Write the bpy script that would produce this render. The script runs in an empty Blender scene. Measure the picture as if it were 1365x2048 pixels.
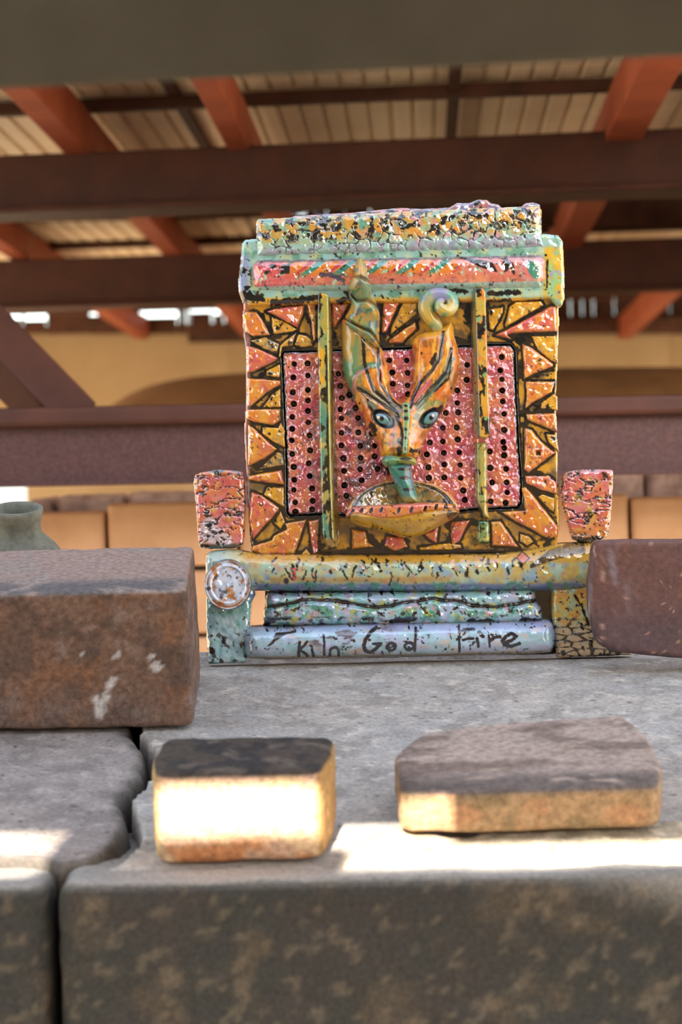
import bpy, bmesh, math
import numpy as np
from mathutils import Matrix, Vector

# ------------------------------------------------------------------ camera
LENS, SENSOR, W_PX, H_PX = 85.0, 24.0, 1365, 2048
F = W_PX * LENS / SENSOR                     # focal length in pixels
EYE = 1.6                                    # camera height above the ground
scene = bpy.context.scene
COL = scene.collection
cam_data = bpy.data.cameras.new('camera')
cam = bpy.data.objects.new('camera', cam_data)
COL.objects.link(cam)
cam_data.sensor_fit = 'HORIZONTAL'
cam_data.sensor_width = SENSOR
cam_data.lens = LENS
cam_data.clip_start = 0.02
cam_data.clip_end = 500
PITCH = (1024 - 940) / F
CAM_M = (Matrix.Translation((0, 0, EYE)) @ Matrix.Rotation(math.pi / 2 - PITCH, 4, 'X')
         @ Matrix.Rotation(-0.020, 4, 'Z'))
cam.matrix_world = CAM_M
cam_data.dof.use_dof = True
cam_data.dof.focus_distance = 2.63
cam_data.dof.aperture_fstop = 6.5
scene.camera = cam

# ------------------------------------------------------------------ sky, sun, exposure
world = bpy.data.worlds.new('world')
scene.world = world
world.use_nodes = True
wn = world.node_tree
bg = wn.nodes['Background']
sky = wn.nodes.new('ShaderNodeTexSky')
sky.sky_type = 'NISHITA'
sky.sun_disc = False
SUN_EL, SUN_AZ = math.radians(24), math.radians(8)
sky.sun_elevation = math.radians(24)
sky.sun_rotation = math.radians(172)
sky.air_density = 1.0
sky.dust_density = 1.5
sky.ozone_density = 1.5
hs = wn.nodes.new('ShaderNodeHueSaturation')     # white balance of the photograph: open shade is neutral
hs.inputs['Saturation'].default_value = 0.58
wn.links.new(sky.outputs[0], hs.inputs['Color'])
wn.links.new(hs.outputs[0], bg.inputs[0])
bg.inputs[1].default_value = 0.75

sun_d = bpy.data.lights.new('sun', 'SUN')
sun_d.energy = 22.0
sun_d.angle = math.radians(0.4)
sun_d.color = (1.0, 0.92, 0.82)
sun = bpy.data.objects.new('sun', sun_d)
COL.objects.link(sun)
sd_ = Vector((math.sin(SUN_AZ) * math.cos(SUN_EL), math.cos(SUN_AZ) * math.cos(SUN_EL), -math.sin(SUN_EL)))
sun.rotation_euler = sd_.to_track_quat('-Z', 'Y').to_euler()
sun.location = (0, -6, 6)

vs = scene.view_settings
vs.view_transform = 'Standard'
vs.look = 'None'
vs.gamma = 1.0
vs.use_curve_mapping = False
vs.exposure = 0.1

# ------------------------------------------------------------------ helpers: projection
R3 = CAM_M.to_3x3()


def ray(px, py):
    d = R3 @ Vector(((px - 682.5) / F, -(py - 1024) / F, -1.0))
    return d


def P(px, py, D):
    """world point seen at a pixel, at distance D along the ground in front of the camera"""
    d = ray(px, py)
    return Vector((0, 0, EYE)) + d * (D / d.y)


def hz(D, h):
    return Vector((0, D, EYE + h))


# ------------------------------------------------------------------ helpers: noise
def _hash(ix, seed):
    h = np.full(ix[0].shape, (seed * 1013904223 + 12345) & 0xFFFFFFFF, dtype=np.uint32)
    for k, m in zip(ix, (374761393, 668265263, 2246822519)):
        h = (h ^ (k.astype(np.int64).astype(np.uint32) * np.uint32(m))) * np.uint32(2654435761)
        h ^= h >> np.uint32(15)
    h = h * np.uint32(2246822519)
    h ^= h >> np.uint32(13)
    return h.astype(np.float64) / 4294967295.0


def vnoise(co, seed=0):
    co = [np.asarray(c, float) for c in co]
    fl = [np.floor(c) for c in co]
    fr = [c - f for c, f in zip(co, fl)]
    fr = [f * f * f * (f * (f * 6 - 15) + 10) for f in fr]
    n = len(co)
    out = 0
    for m in range(1 << n):
        w = 1
        ix = []
        for k in range(n):
            b = (m >> k) & 1
            ix.append(fl[k] + b)
            w = w * (fr[k] if b else 1 - fr[k])
        out = out + w * _hash(ix, seed)
    return out


def gnoise(x, y, seed=0):
    """gradient noise in the plane, about 0.5 on average"""
    fx, fy = np.floor(x), np.floor(y)
    u, v = x - fx, y - fy
    su, sv = u * u * u * (u * (u * 6 - 15) + 10), v * v * v * (v * (v * 6 - 15) + 10)
    out = 0
    for i in (0, 1):
        for j in (0, 1):
            a = _hash([fx + i, fy + j], seed) * 6.2831853
            out = out + (np.cos(a) * (u - i) + np.sin(a) * (v - j)) * (su if i else 1 - su) * (sv if j else 1 - sv)
    return 0.5 + 0.62 * out


def gnoise3(x, y, z, seed=0):
    fx, fy, fz = np.floor(x), np.floor(y), np.floor(z)
    u, v, w = x - fx, y - fy, z - fz
    su, sv, sw = [t * t * t * (t * (t * 6 - 15) + 10) for t in (u, v, w)]
    out = 0
    for i in (0, 1):
        for j in (0, 1):
            for k in (0, 1):
                h = _hash([fx + i, fy + j, fz + k], seed)
                a = h * 6.2831853
                c = np.mod(h * 977.0, 1.0) * 2 - 1
                r = np.sqrt(np.clip(1 - c * c, 0, 1))
                out = out + (np.cos(a) * r * (u - i) + np.sin(a) * r * (v - j) + c * (w - k)) * (
                    (su if i else 1 - su) * (sv if j else 1 - sv) * (sw if k else 1 - sw))
    return 0.5 + 0.75 * out


def fbm(co, seed=0, octv=4, gain=0.5):
    a, s, t = 1.0, 0.0, 0.0
    co = [np.asarray(c, float) for c in co]
    for o in range(octv):
        if len(co) == 2:
            k = 0.62 * 2.03 ** o
            ca, sa = math.cos(0.7 + 1.1 * o), math.sin(0.7 + 1.1 * o)
            s = s + a * gnoise((co[0] * ca - co[1] * sa) * k + 17.3 * o + 3.7 * (seed % 97), (co[0] * sa + co[1] * ca) * k + 5.1 * o, seed * 31 + o)
        else:
            k = 0.7 * 2.03 ** o
            p, q, r = co
            s = s + a * gnoise3((p * 0.8 - q * 0.6) * k + 17.3 * o, (p * 0.48 + q * 0.64 - r * 0.6) * k + 3.1 * o,
                                (p * 0.36 + q * 0.48 + r * 0.8) * k + 7.7 * o, seed * 31 + o)
        t += a
        a *= gain
    return 0.5 + 1.25 * (s / t - 0.5)


def crackle(X, Y, sc, seed):
    """distance to the nearest cell wall of a jittered cell pattern (cell units)"""
    x, y = X / sc, Y / sc
    fx, fy = np.floor(x), np.floor(y)
    f1 = np.full(x.shape, 9.0)
    f2 = np.full(x.shape, 9.0)
    for i in (-1, 0, 1):
        for j in (-1, 0, 1):
            cx, cy = fx + i, fy + j
            d = np.hypot(cx + _hash([cx, cy], seed) - x, cy + _hash([cx, cy], seed + 7) - y)
            f2 = np.minimum(np.maximum(f1, d), f2)
            f1 = np.minimum(f1, d)
    return f2 - f1


def sstep(a, b, x):
    t = np.clip((x - a) / (b - a), 0, 1)
    return t * t * (3 - 2 * t)


def seg_dist(X, Y, pts):
    d = np.full(X.shape, 1e9)
    for (x0, y0), (x1, y1) in zip(pts[:-1], pts[1:]):
        dx, dy = x1 - x0, y1 - y0
        t = np.clip(((X - x0) * dx + (Y - y0) * dy) / (dx * dx + dy * dy + 1e-9), 0, 1)
        d = np.minimum(d, np.hypot(X - x0 - t * dx, Y - y0 - t * dy))
    return d


def poly_sd(X, Y, poly):
    pts = list(poly) + [poly[0]]
    d = seg_dist(X, Y, pts)
    ins = np.zeros(X.shape, bool)
    for (x0, y0), (x1, y1) in zip(pts[:-1], pts[1:]):
        if y0 == y1:
            continue
        c = ((y0 > Y) != (y1 > Y)) & (X < (x1 - x0) * (Y - y0) / (y1 - y0) + x0)
        ins ^= c
    return np.where(ins, -d, d)


def rgb(r, g, b):
    return np.array([r, g, b]) / 255.0


def lin(c):
    c = np.clip(np.asarray(c, float), 0, 1)
    return np.where(c <= 0.04045, c / 12.92, ((c + 0.055) / 1.055) ** 2.4)


def linc(r, g, b):
    return tuple(lin(rgb(r, g, b))) + (1.0,)


class Paint:
    """colour layers brushed on a surface, given its coordinates"""
    def __init__(self, X, Y, base, seed=0):
        self.X, self.Y, self.seed = X, Y, seed
        self.c = np.tile(np.asarray(base, float), (X.size, 1))

    def mix(self, col, m):
        m = np.clip(np.asarray(m, float), 0, 1)[:, None]
        self.c = self.c * (1 - m) + np.asarray(col) * m
        return self

    def blot(self, col, sc, thr, soft=0.03, seed=1, ax=1.0, ay=1.0, within=1.0, octv=4):
        n = fbm((self.X / (sc * ax), self.Y / (sc * ay)), self.seed * 7 + seed, octv)
        soft = soft * 2.2 if soft > 0.035 else soft
        return self.mix(col, sstep(thr - soft, thr + soft, n) * within)

    def stroke(self, col, pts, w, soft=1.0, rough=0.5, seed=5, within=1.0):
        d = seg_dist(self.X, self.Y, pts)
        d = d + rough * (fbm((self.X / 5, self.Y / 5), seed, 2) - 0.5) * w * 2
        return self.mix(col, (1 - sstep(w - soft, w + soft, d)) * within)

    def dot(self, col, x, y, rx, ry=None, soft=0.25, rot=0.0, within=1.0):
        ry = ry or rx
        dx, dy = self.X - x, self.Y - y
        c, s = math.cos(rot), math.sin(rot)
        q = np.hypot((dx * c + dy * s) / rx, (-dx * s + dy * c) / ry)
        return self.mix(col, (1 - sstep(1 - soft, 1 + soft, q)) * within)

    def specks(self, col, sc, thr, seed=9):
        n = vnoise((self.X / sc, self.Y / sc), self.seed * 5 + seed)
        return self.mix(col, sstep(thr, thr + 0.04, n))


# ------------------------------------------------------------------ helpers: materials
def new_mat(name):
    m = bpy.data.materials.new(name)
    m.use_nodes = True
    nt = m.node_tree
    return m, nt, nt.nodes['Principled BSDF'], nt.nodes.new, nt.links.new


def noise_node(nt, scale, detail=4, rough=0.55, coord='Object', vec=None):
    tc = nt.nodes.new('ShaderNodeTexCoord')
    n = nt.nodes.new('ShaderNodeTexNoise')
    n.inputs['Scale'].default_value = scale
    n.inputs['Detail'].default_value = detail
    n.inputs['Roughness'].default_value = rough
    nt.links.new(tc.outputs[coord], n.inputs['Vector'])
    return n


def ramp(nt, src, stops):
    r = nt.nodes.new('ShaderNodeValToRGB')
    el = r.color_ramp.elements
    while len(el) < len(stops):
        el.new(0.5)
    for e, (p, c) in zip(el, stops):
        e.position = p
        e.color = c
    nt.links.new(src, r.inputs[0])
    return r


def glaze(name, rough, bump_scale, bump, coat=0.6, spec=0.6):
    m, nt, b, N, L = new_mat(name)
    a = N('ShaderNodeAttribute')
    a.attribute_name = 'Col'
    sp = noise_node(nt, 900, 2)
    rp = ramp(nt, sp.outputs[0], [(0.22, linc(60, 48, 38)), (0.27, (1, 1, 1, 1))])
    mx = N('ShaderNodeMix')
    mx.data_type = 'RGBA'
    mx.blend_type = 'MULTIPLY'
    mx.inputs[0].default_value = 1.0
    L(a.outputs['Color'], mx.inputs[6])
    L(rp.outputs[0], mx.inputs[7])
    L(mx.outputs[2], b.inputs['Base Color'])
    b.inputs['Roughness'].default_value = rough
    b.inputs['Specular IOR Level'].default_value = spec
    b.inputs['Coat Weight'].default_value = coat
    b.inputs['Coat Roughness'].default_value = 0.06
    b.inputs['Coat IOR'].default_value = 1.5 + 0.35 * coat
    n1 = noise_node(nt, bump_scale, 0.5, 0.4)
    bp = N('ShaderNodeBump')
    bp.inputs['Strength'].default_value = bump
    bp.inputs['Distance'].default_value = 0.002
    L(n1.outputs[0], bp.inputs['Height'])
    L(bp.outputs[0], b.inputs['Normal'])
    L(bp.outputs[0], b.inputs['Coat Normal'])
    return m


def attr_stone(name, rough, scale, bump, dist=0.004, grain=0.25, spec=0.3):
    m, nt, b, N, L = new_mat(name)
    a = N('ShaderNodeAttribute')
    a.attribute_name = 'Col'
    g = noise_node(nt, scale, 6, 0.65)
    rp = ramp(nt, g.outputs[0], [(0.3, (1 - grain * 1.6,) * 3 + (1,)), (0.7, (1 + grain * 0.6,) * 3 + (1,))])
    mx = N('ShaderNodeMix')
    mx.data_type = 'RGBA'
    mx.blend_type = 'MULTIPLY'
    mx.inputs[0].default_value = 1.0
    L(a.outputs['Color'], mx.inputs[6])
    L(rp.outputs[0], mx.inputs[7])
    L(mx.outputs[2], b.inputs['Base Color'])
    b.inputs['Roughness'].default_value = rough
    b.inputs['Specular IOR Level'].default_value = spec
    bp = N('ShaderNodeBump')
    bp.inputs['Strength'].default_value = bump
    bp.inputs['Distance'].default_value = dist
    L(g.outputs[0], bp.inputs['Height'])
    L(bp.outputs[0], b.inputs['Normal'])
    return m


def plain(name, c1, c2, scale, rough, bump=0.2, dist=0.003, spec=0.3, metallic=0.0, lo=0.35, hi=0.65):
    m, nt, b, N, L = new_mat(name)
    g = noise_node(nt, scale, 5, 0.6)
    rp = ramp(nt, g.outputs[0], [(lo, linc(*c1)), (hi, linc(*c2))])
    L(rp.outputs[0], b.inputs['Base Color'])
    b.inputs['Roughness'].default_value = rough
    b.inputs['Metallic'].default_value = metallic
    b.inputs['Specular IOR Level'].default_value = spec
    bp = N('ShaderNodeBump')
    bp.inputs['Strength'].default_value = bump
    bp.inputs['Distance'].default_value = dist
    L(g.outputs[0], bp.inputs['Height'])
    L(bp.outputs[0], b.inputs['Normal'])
    return m


M = {}
M['glaze'] = glaze('glossy_glaze', 0.14, 110, 0.30, coat=0.8, spec=0.6)
M['glaze_wet'] = glaze('wet_crinkled_glaze', 0.09, 150, 0.8, coat=1.0, spec=0.9)
M['glaze_soft'] = glaze('soft_glaze', 0.24, 120, 0.2, coat=0.5)
M['stone'] = attr_stone('castable_stone', 0.92, 230, 0.45, 0.003)
M['brick'] = attr_stone('old_firebrick', 0.9, 150, 0.85, 0.005, 0.32)
M['tile'] = attr_stone('fired_brown_tile', 0.5, 180, 0.25, 0.002, spec=0.45)
M['steel'] = plain('red_oxide_shaded', (58, 31, 23), (72, 39, 29), 14, 0.62, 0.1)  # red oxide darkened to stand for beam fronts in shade
M['rafter'] = plain('red_oxide_lit', (136, 66, 42), (156, 80, 52), 10, 0.65, 0.1)  # same red oxide lightened to stand for ground bounce on the rafters
M['steel_dark'] = plain('dark_oxide_steel', (56, 35, 33), (80, 52, 50), 160, 0.6, 0.15)
M['purlin'] = plain('brown_purlin_steel', (58, 36, 26), (82, 50, 36), 12, 0.7, 0.1)
M['sheet'] = plain('weathered_roof_sheet', (228, 210, 180), (240, 224, 196), 5, 0.55, 0.05, spec=0.4)
M['lintel'] = plain('grey_painted_beam', (70, 67, 58), (80, 77, 67), 9, 0.75, 0.08)
M['timber'] = plain('blocker_timber', (120, 96, 70), (150, 122, 90), 8, 0.85, 0.2)  # only for the added light-blocking boards and wall
M['board'] = plain('buff_wall_board', (154, 130, 96), (172, 148, 112), 2.2, 0.85, 0.05)
M['dome'] = plain('brown_plaster', (128, 92, 54), (150, 110, 68), 6, 0.95, 0.3)
M['fire'] = plain('buff_firebrick', (174, 132, 96), (192, 150, 114), 9, 0.9, 0.25)
M['fibre'] = plain('grey_pink_insulation', (120, 95, 84), (176, 146, 128), 26, 0.95, 0.6, 0.01)
M['ground'] = plain('sandy_ground', (206, 180, 144), (222, 198, 162), 1.2, 0.95, 0.2)
M['dark'] = plain('dark_kiln_core', (46, 42, 38), (62, 56, 50), 20, 0.95, 0.3)  # dark fill behind the crack and block gaps
M['pot'] = plain('grey_green_stoneware', (98, 98, 86), (124, 122, 108), 90, 0.85, 0.35, 0.002)


# ------------------------------------------------------------------ helpers: meshes
def tag(o, label=None, cat=None, group=None, kind=None):
    if label: o['label'] = label
    if cat: o['category'] = cat
    if group: o['group'] = group
    if kind: o['kind'] = kind
    return o


def link(name, me, parent=None, mat=None):
    o = bpy.data.objects.new(name, me)
    COL.objects.link(o)
    if parent is not None:
        o.parent = parent
    if mat is not None:
        me.materials.append(mat)
    return o


def empty(name, mtx):
    o = bpy.data.objects.new(name, None)
    COL.objects.link(o)
    o.empty_display_size = 0.05
    o.matrix_world = mtx
    return o


def mesh_np(name, V, Q, cols=None, smooth=True):
    me = bpy.data.meshes.new(name)
    V = np.asarray(V, np.float32)
    nq = len(Q)
    sizes = np.array([len(q) for q in Q], np.int32) if not isinstance(Q, np.ndarray) else np.full(nq, Q.shape[1], np.int32)
    flat = np.concatenate([np.asarray(q, np.int32) for q in Q]) if not isinstance(Q, np.ndarray) else Q.astype(np.int32).ravel()
    me.vertices.add(len(V))
    me.vertices.foreach_set('co', V.ravel())
    me.loops.add(len(flat))
    me.loops.foreach_set('vertex_index', flat)
    me.polygons.add(nq)
    st = np.concatenate([[0], np.cumsum(sizes)[:-1]]).astype(np.int32)
    me.polygons.foreach_set('loop_start', st)
    me.polygons.foreach_set('loop_total', sizes)
    me.polygons.foreach_set('use_smooth', np.full(nq, smooth))
    if cols is not None:
        at = me.color_attributes.new('Col', 'FLOAT_COLOR', 'POINT')
        c4 = np.ones((len(V), 4), np.float32)
        c4[:, :3] = lin(cols)
        at.data.foreach_set('color', c4.ravel())
    me.update(calc_edges=True)
    me.validate()
    return me


def grid_relief(poly, step, wfun, colf, wob=0.0, seed=0, wb=None, wsc=9):
    """height field over a polygon: returns arrays (x, y, w), quads, colours"""
    poly = np.asarray(poly, float)
    lo, hi = poly.min(0) - 3 * step, poly.max(0) + 3 * step
    xs, ys = np.arange(lo[0], hi[0], step), np.arange(lo[1], hi[1], step)
    X, Y = np.meshgrid(xs, ys)
    sd = poly_sd(X, Y, [tuple(p) for p in poly])
    if wob:
        sd = sd + wob * 2 * (fbm((X / (wsc * step), Y / (wsc * step)), seed + 3, 3) - 0.5)
    gy, gx = np.gradient(sd, step)
    ins = sd < 0
    cell = ins[:-1, :-1] | ins[1:, :-1] | ins[:-1, 1:] | ins[1:, 1:]
    used = np.zeros(X.shape, bool)
    for a, b in ((slice(None, -1), slice(None, -1)), (slice(1, None), slice(None, -1)),
                 (slice(None, -1), slice(1, None)), (slice(1, None), slice(1, None))):
        used[a, b] |= cell
    out = used & ~ins
    g = np.hypot(gx, gy) + 1e-6
    mv = np.minimum(sd / g, 1.6 * step)
    Xs = np.where(out, X - mv * gx / g, X)
    Ys = np.where(out, Y - mv * gy / g, Y)
    idx = np.full(X.shape, -1, int)
    idx[used] = np.arange(used.sum())
    x, y, d = Xs[used], Ys[used], np.maximum(-sd[used], 0)
    w, hn = wfun(x, y, d)
    if wb is not None:
        w = np.where(out[used], wb, w)
    c = colf(x, y, d, hn) if colf else None
    q = np.stack([idx[:-1, :-1][cell], idx[1:, :-1][cell], idx[1:, 1:][cell], idx[:-1, 1:][cell]], 1)
    return x, y, w, q, c


# ------------------------------------------------------------------ plaque frame
DP = 2.68
S = DP / F                                   # metres per photograph pixel at the plaque
right, up, fwd = R3.col[0].copy(), R3.col[1].copy(), -R3.col[2].copy()
o_ = P(800, 1322, DP)
PLQ = Matrix((
    (right.x, fwd.x, up.x, o_.x), (right.y, fwd.y, up.y, o_.y), (right.z, fwd.z, up.z, o_.z), (0, 0, 0, 1)))
DPC = (o_ - Vector((0, 0, EYE))).dot(fwd)    # depth along the view axis
S = DPC / F


def plq(x, y, w, wref):
    k = 1 - wref * S / DPC
    return np.stack([((x - 682.5) * k + 682.5 - 800) * S, -w * S, (1322 - (1024 + (y - 1024) * k)) * S], 1)


def relief(name, parent, poly, base, H, r, mat, colf, step=1.6, amp=0.0, nsc=9.0, extra=None, wob=0.7,
           wb=None, seed=0, prof='round', wref=None, grit=0.9):
    if wb is None:
        wb = base - 8

    def wfun(x, y, d):
        t = np.clip(d / r, 0, 1)
        p = np.sqrt(np.clip(1 - (1 - t) ** 2, 0, 1)) if prof == 'round' else sstep(0, 1, t)
        n = fbm((x / nsc, y / nsc), seed + 11, 2, 0.35)
        w = base + H * p + amp * (n - 0.5) * 2 * np.clip(d / 3, 0, 1)
        if extra is not None:
            w = w + extra(x, y, d)
        return w, n
    x, y, w, q, c = grid_relief(poly, step, wfun, colf, wob, seed, wb)
    if grit:      # pinholes and flecks where the black stain shows through the glaze
        g = sstep(0.66, 0.70, fbm((x / 5.0, y / 5.0), seed + 77, 3)) * sstep(0.48, 0.60, fbm((x / 38, y / 38), seed + 78, 2))
        c = c * (1 - g[:, None] * grit) + BLK * g[:, None] * grit
    V = plq(x, y, w, (base + 0.7 * H) if wref is None else wref)
    me = mesh_np(name, V, q[:, ::1], c)
    return link(name, me, parent, mat)




def smooth_poly(pts, it=2):
    p = np.array(pts, float)
    for _ in range(it):
        n = np.roll(p, -1, 0)
        p = np.stack([p * 0.78 + n * 0.22, p * 0.22 + n * 0.78], 1).reshape(-1, 2)
    return [tuple(q) for q in p]


# palette
BLK = rgb(26, 22, 18)
YEL = rgb(226, 166, 44)
OCH = rgb(196, 150, 66)
ORG = rgb(226, 128, 40)
SAL = rgb(212, 110, 70)
PNK = rgb(208, 84, 98)
MAG = rgb(176, 72, 96)
AQU = rgb(152, 192, 182)
SKYB = rgb(160, 200, 214)
LIL = rgb(140, 140, 190)
PUR = rgb(120, 104, 128)
TEAL = rgb(64, 134, 112)
GRN = rgb(150, 162, 82)
OLV = rgb(152, 132, 66)
CRM = rgb(214, 190, 160)
WHT = rgb(226, 220, 222)

plaque = empty('ceramic_plaque', PLQ)
tag(plaque, 'glazed ceramic kiln god plaque with beaked mask, pink perforated panel and painted words', 'plaque')

# --- outlines of the border tiles ---------------------------------------------------------
def tr(ox, oy, sc, pts):
    return [(ox + a / sc, oy + b / sc) for a, b in pts]


def cA(*p): return tr(470, 570, 5.46, p)
def cB(*p): return tr(470, 720, 5.46, p)
def cC(*p): return tr(470, 880, 5.46, p)
def cD(*p): return tr(900, 570, 5.46, p)
def cE(*p): return tr(900, 720, 5.46, p)
def cF(*p): return tr(900, 880, 5.46, p)
def cG(*p): return tr(680, 900, 5.46, p)
def cH(*p): return tr(660, 500, 6.825, p)


TILES = [  # polygon, colour kind, height
    (cA((75, 310), (120, 285), (235, 285), (300, 370), (350, 460), (390, 545), (200, 565), (110, 515)), 'o', 12),
    (cA((330, 288), (430, 250), (560, 230), (765, 208), (755, 320), (685, 472), (540, 390), (430, 330)), 'p', 15),
    (cA((400, 340), (560, 400), (690, 482), (640, 512), (420, 545), (400, 440)), 'y', 7),
    (cA((780, 195), (892, 195), (888, 612), (850, 612), (832, 400), (800, 310)), 'o', 9),
    (cA((690, 530), (780, 545), (840, 590), (865, 620), (850, 665), (730, 685), (650, 655)), 'y', 8),
    (cA((1046, 190), (1268, 190), (1180, 350), (1105, 465), (1060, 465)), 'p', 11),
    (cA((472, 795), (490, 660), (560, 590), (690, 500), (660, 560), (640, 660), (520, 682), (505, 790)), 'y', 8),
    (cA((165, 605), (330, 560), (400, 600), (490, 640), (472, 765), (370, 720), (300, 690)), 'g', 5),
    (cA((118, 645), (260, 690), (485, 795), (440, 835), (200, 955), (128, 955)), 'p', 14),
    (cA((340, 935), (500, 850), (502, 1018), (340, 995)), 'y', 6),
    (cA((128, 1008), (300, 1018), (500, 1040), (507, 1090), (350, 1180), (170, 1335), (128, 1335)), 'o', 13),
    (cA((400, 1190), (505, 1110), (506, 1338), (300, 1338)), 'y', 5),
    (cB((118, 532), (500, 530), (500, 660), (420, 716), (200, 682), (120, 640)), 'o', 12),
    (cB((140, 690), (200, 730), (330, 850), (472, 972), (330, 1080), (150, 1165), (135, 1150)), 'o', 14),
    (cB((300, 722), (470, 735), (500, 662), (552, 775), (553, 965), (430, 905), (290, 805)), 'y', 8),
    (cB((460, 1000), (522, 1012), (545, 1150), (250, 1200), (370, 1080)), 'g', 6),
    (cC((135, 385), (510, 320), (545, 492), (380, 472), (135, 445)), 'o', 13),
    (cC((310, 600), (350, 512), (540, 512), (552, 745), (420, 672)), 'y', 6),
    (cC((180, 560), (300, 600), (492, 742), (470, 790), (340, 930), (195, 1095), (170, 1000), (148, 860), (160, 650)), 'p', 15),
    (cC((500, 760), (555, 900), (500, 982), (420, 905)), 'y', 6),
    (cC((190, 1150), (400, 1090), (420, 1040), (560, 970), (540, 910), (792, 858), (725, 1060), (650, 1252), (300, 1265), (170, 1205)), 'o', 12),
    (cC((793, 880), (930, 860), (918, 1180), (900, 1255), (850, 1245)), 'p', 12),
    (cC((780, 1180), (835, 1255), (715, 1258)), 'y', 5),
    (cG((128, 860), (290, 880), (310, 1000), (388, 1060), (130, 1088)), 'o', 10),
    (cG((510, 930), (700, 950), (752, 1060), (600, 1112), (478, 1050)), 'p', 12),
    (cG((910, 920), (1092, 820), (1062, 1022), (1000, 1000)), 'p', 11),
    (cF((5, 890), (235, 870), (110, 1110), (18, 1165)), 'p', 11),
    (cG((860, 1062), (1000, 1040), (1180, 1010), (1330, 1030), (1340, 1075), (1200, 1095), (880, 1100)), 'y', 8),
    (cF((445, 890), (560, 880), (640, 990), (765, 1175), (458, 1165)), 'o', 13),
    (cF((540, 780), (720, 768), (822, 760), (780, 520), (835, 500), (960, 650), (1192, 950), (1192, 1060), (1080, 1085), (900, 985), (700, 885)), 'o', 14),
    (cF((816, 385), (1090, 385), (1185, 470), (1190, 605), (1000, 550), (828, 475)), 'p', 11),
    (cF((960, 620), (1010, 588), (1155, 632), (1145, 790), (1085, 765)), 'y', 7),
    (cF((770, 1020), (860, 1040), (925, 1110), (850, 1160), (770, 1110)), 'y', 5),
    (cE((818, 735), (900, 760), (1000, 880), (1160, 1012), (1060, 1090), (860, 1245), (808, 1200)), 'o', 14),
    (cE((830, 588), (1160, 570), (1182, 795), (1000, 722), (848, 655)), 'o', 12),
    (cE((1050, 800), (1172, 808), (1200, 1010), (1080, 905)), 'y', 6),
    (cE((830, 228), (1155, 228), (1125, 355), (900, 480), (820, 545), (835, 400)), 'o', 12),
    (cE((1000, 460), (1140, 362), (1185, 400), (1185, 555), (990, 530)), 'y', 7),
    (cD((788, 635), (870, 660), (1000, 750), (1135, 850), (1140, 890), (920, 975), (810, 1035), (800, 800)), 'o', 14),
    (cD((890, 552), (1165, 548), (1190, 860), (1110, 832), (960, 712)), 'y', 8),
    (cD((480, 548), (620, 480), (1000, 280), (1110, 220), (1170, 220), (1175, 512), (800, 522), (640, 545), (690, 600)), 'p', 15),
    (cD((600, 425), (650, 232), (720, 178), (1000, 168), (1035, 222), (860, 320), (605, 472)), 'y', 10),
    (cD((420, 260), (590, 230), (590, 300), (480, 500), (430, 485)), 'y', 8),
    (cH((722, 698), (975, 698), (880, 890), (780, 1125), (700, 1152)), 'p', 13),
    (cH((995, 715), (1200, 715), (1190, 880), (820, 1165), (830, 1060)), 'y', 9),
    (cH((800, 1225), (1180, 955), (1200, 1080), (1060, 1200), (1000, 1272), (800, 1275)), 'o', 12),
]


# --- back panel -----------------------------------------------------------
PINK = [(565, 712), (568, 704), (640, 702), (700, 700), (770, 698), (900, 694), (975, 690), (1022, 690), (1030, 700),
        (1033, 800), (1038, 900), (1043, 960), (1043, 1005), (1036, 1015), (950, 1018), (900, 1024), (700, 1030),
        (640, 1028), (580, 1031), (575, 1024), (574, 930), (570, 820)]
PANEL = [(488, 585), (484, 640), (491, 700), (492, 800), (488, 860), (492, 950), (495, 1000), (500, 1080), (506, 1114),
         (800, 1112), (1060, 1108), (1116, 1100), (1121, 1050), (1118, 960), (1117, 900), (1114, 800), (1118, 700),
         (1120, 640), (1119, 585)]


def tile_dist(x, y):
    t = np.full(x.shape, 99.0)
    for poly, kind, hgt in TILES:
        xs_, ys_ = [q[0] for q in poly], [q[1] for q in poly]
        k = (x > min(xs_) - 12) & (x < max(xs_) + 12) & (y > min(ys_) - 12) & (y < max(ys_) + 12)
        if k.any():
            t[k] = np.minimum(t[k], poly_sd(x[k], y[k], poly))
    return t


def col_panel(x, y, d, n):
    p = Paint(x, y, rgb(214, 156, 46), 3)
    p.blot(rgb(158, 118, 58), 30, 0.52, 0.06, 4)
    p.blot(rgb(112, 92, 60), 20, 0.58, 0.05, 5)
    p.blot(BLK, 36, 0.55, 0.012, 6, ax=1.2)
    td = tile_dist(x, y) + 5 * (fbm((x / 11, y / 11), 21) - 0.5)
    p.mix(BLK, sstep(4.6, 2.8, td))
    p.mix(BLK, sstep(1096, 1102, y + 8 * (fbm((x / 20, y / 20), 9) - .5)))
    left = (x < 502)
    p.mix(rgb(206, 120, 84), sstep(506, 492, x) * 0.9 * left)  # warm rim glow of the left edge painted into the glaze colour
    p.mix(PUR, sstep(0.52, 0.56, fbm((x / 6, y / 30), 8)) * (x < 500))
    p.mix(YEL, sstep(1108, 1113, x) * sstep(0.4, 0.45, fbm((x / 10, y / 26), 12)))
    p.mix(BLK, (poly_sd(x, y, PINK) < 7) * 1.0)
    return p.c


relief('back_panel', plaque, PANEL, -9, 6, 5, M['glaze'], col_panel, step=1.7, amp=1.6, nsc=16, wb=-42,
       extra=lambda x, y, d: -26 * (1 - sstep(-2, 2, poly_sd(x, y, PINK))), seed=1, wref=0)

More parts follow.
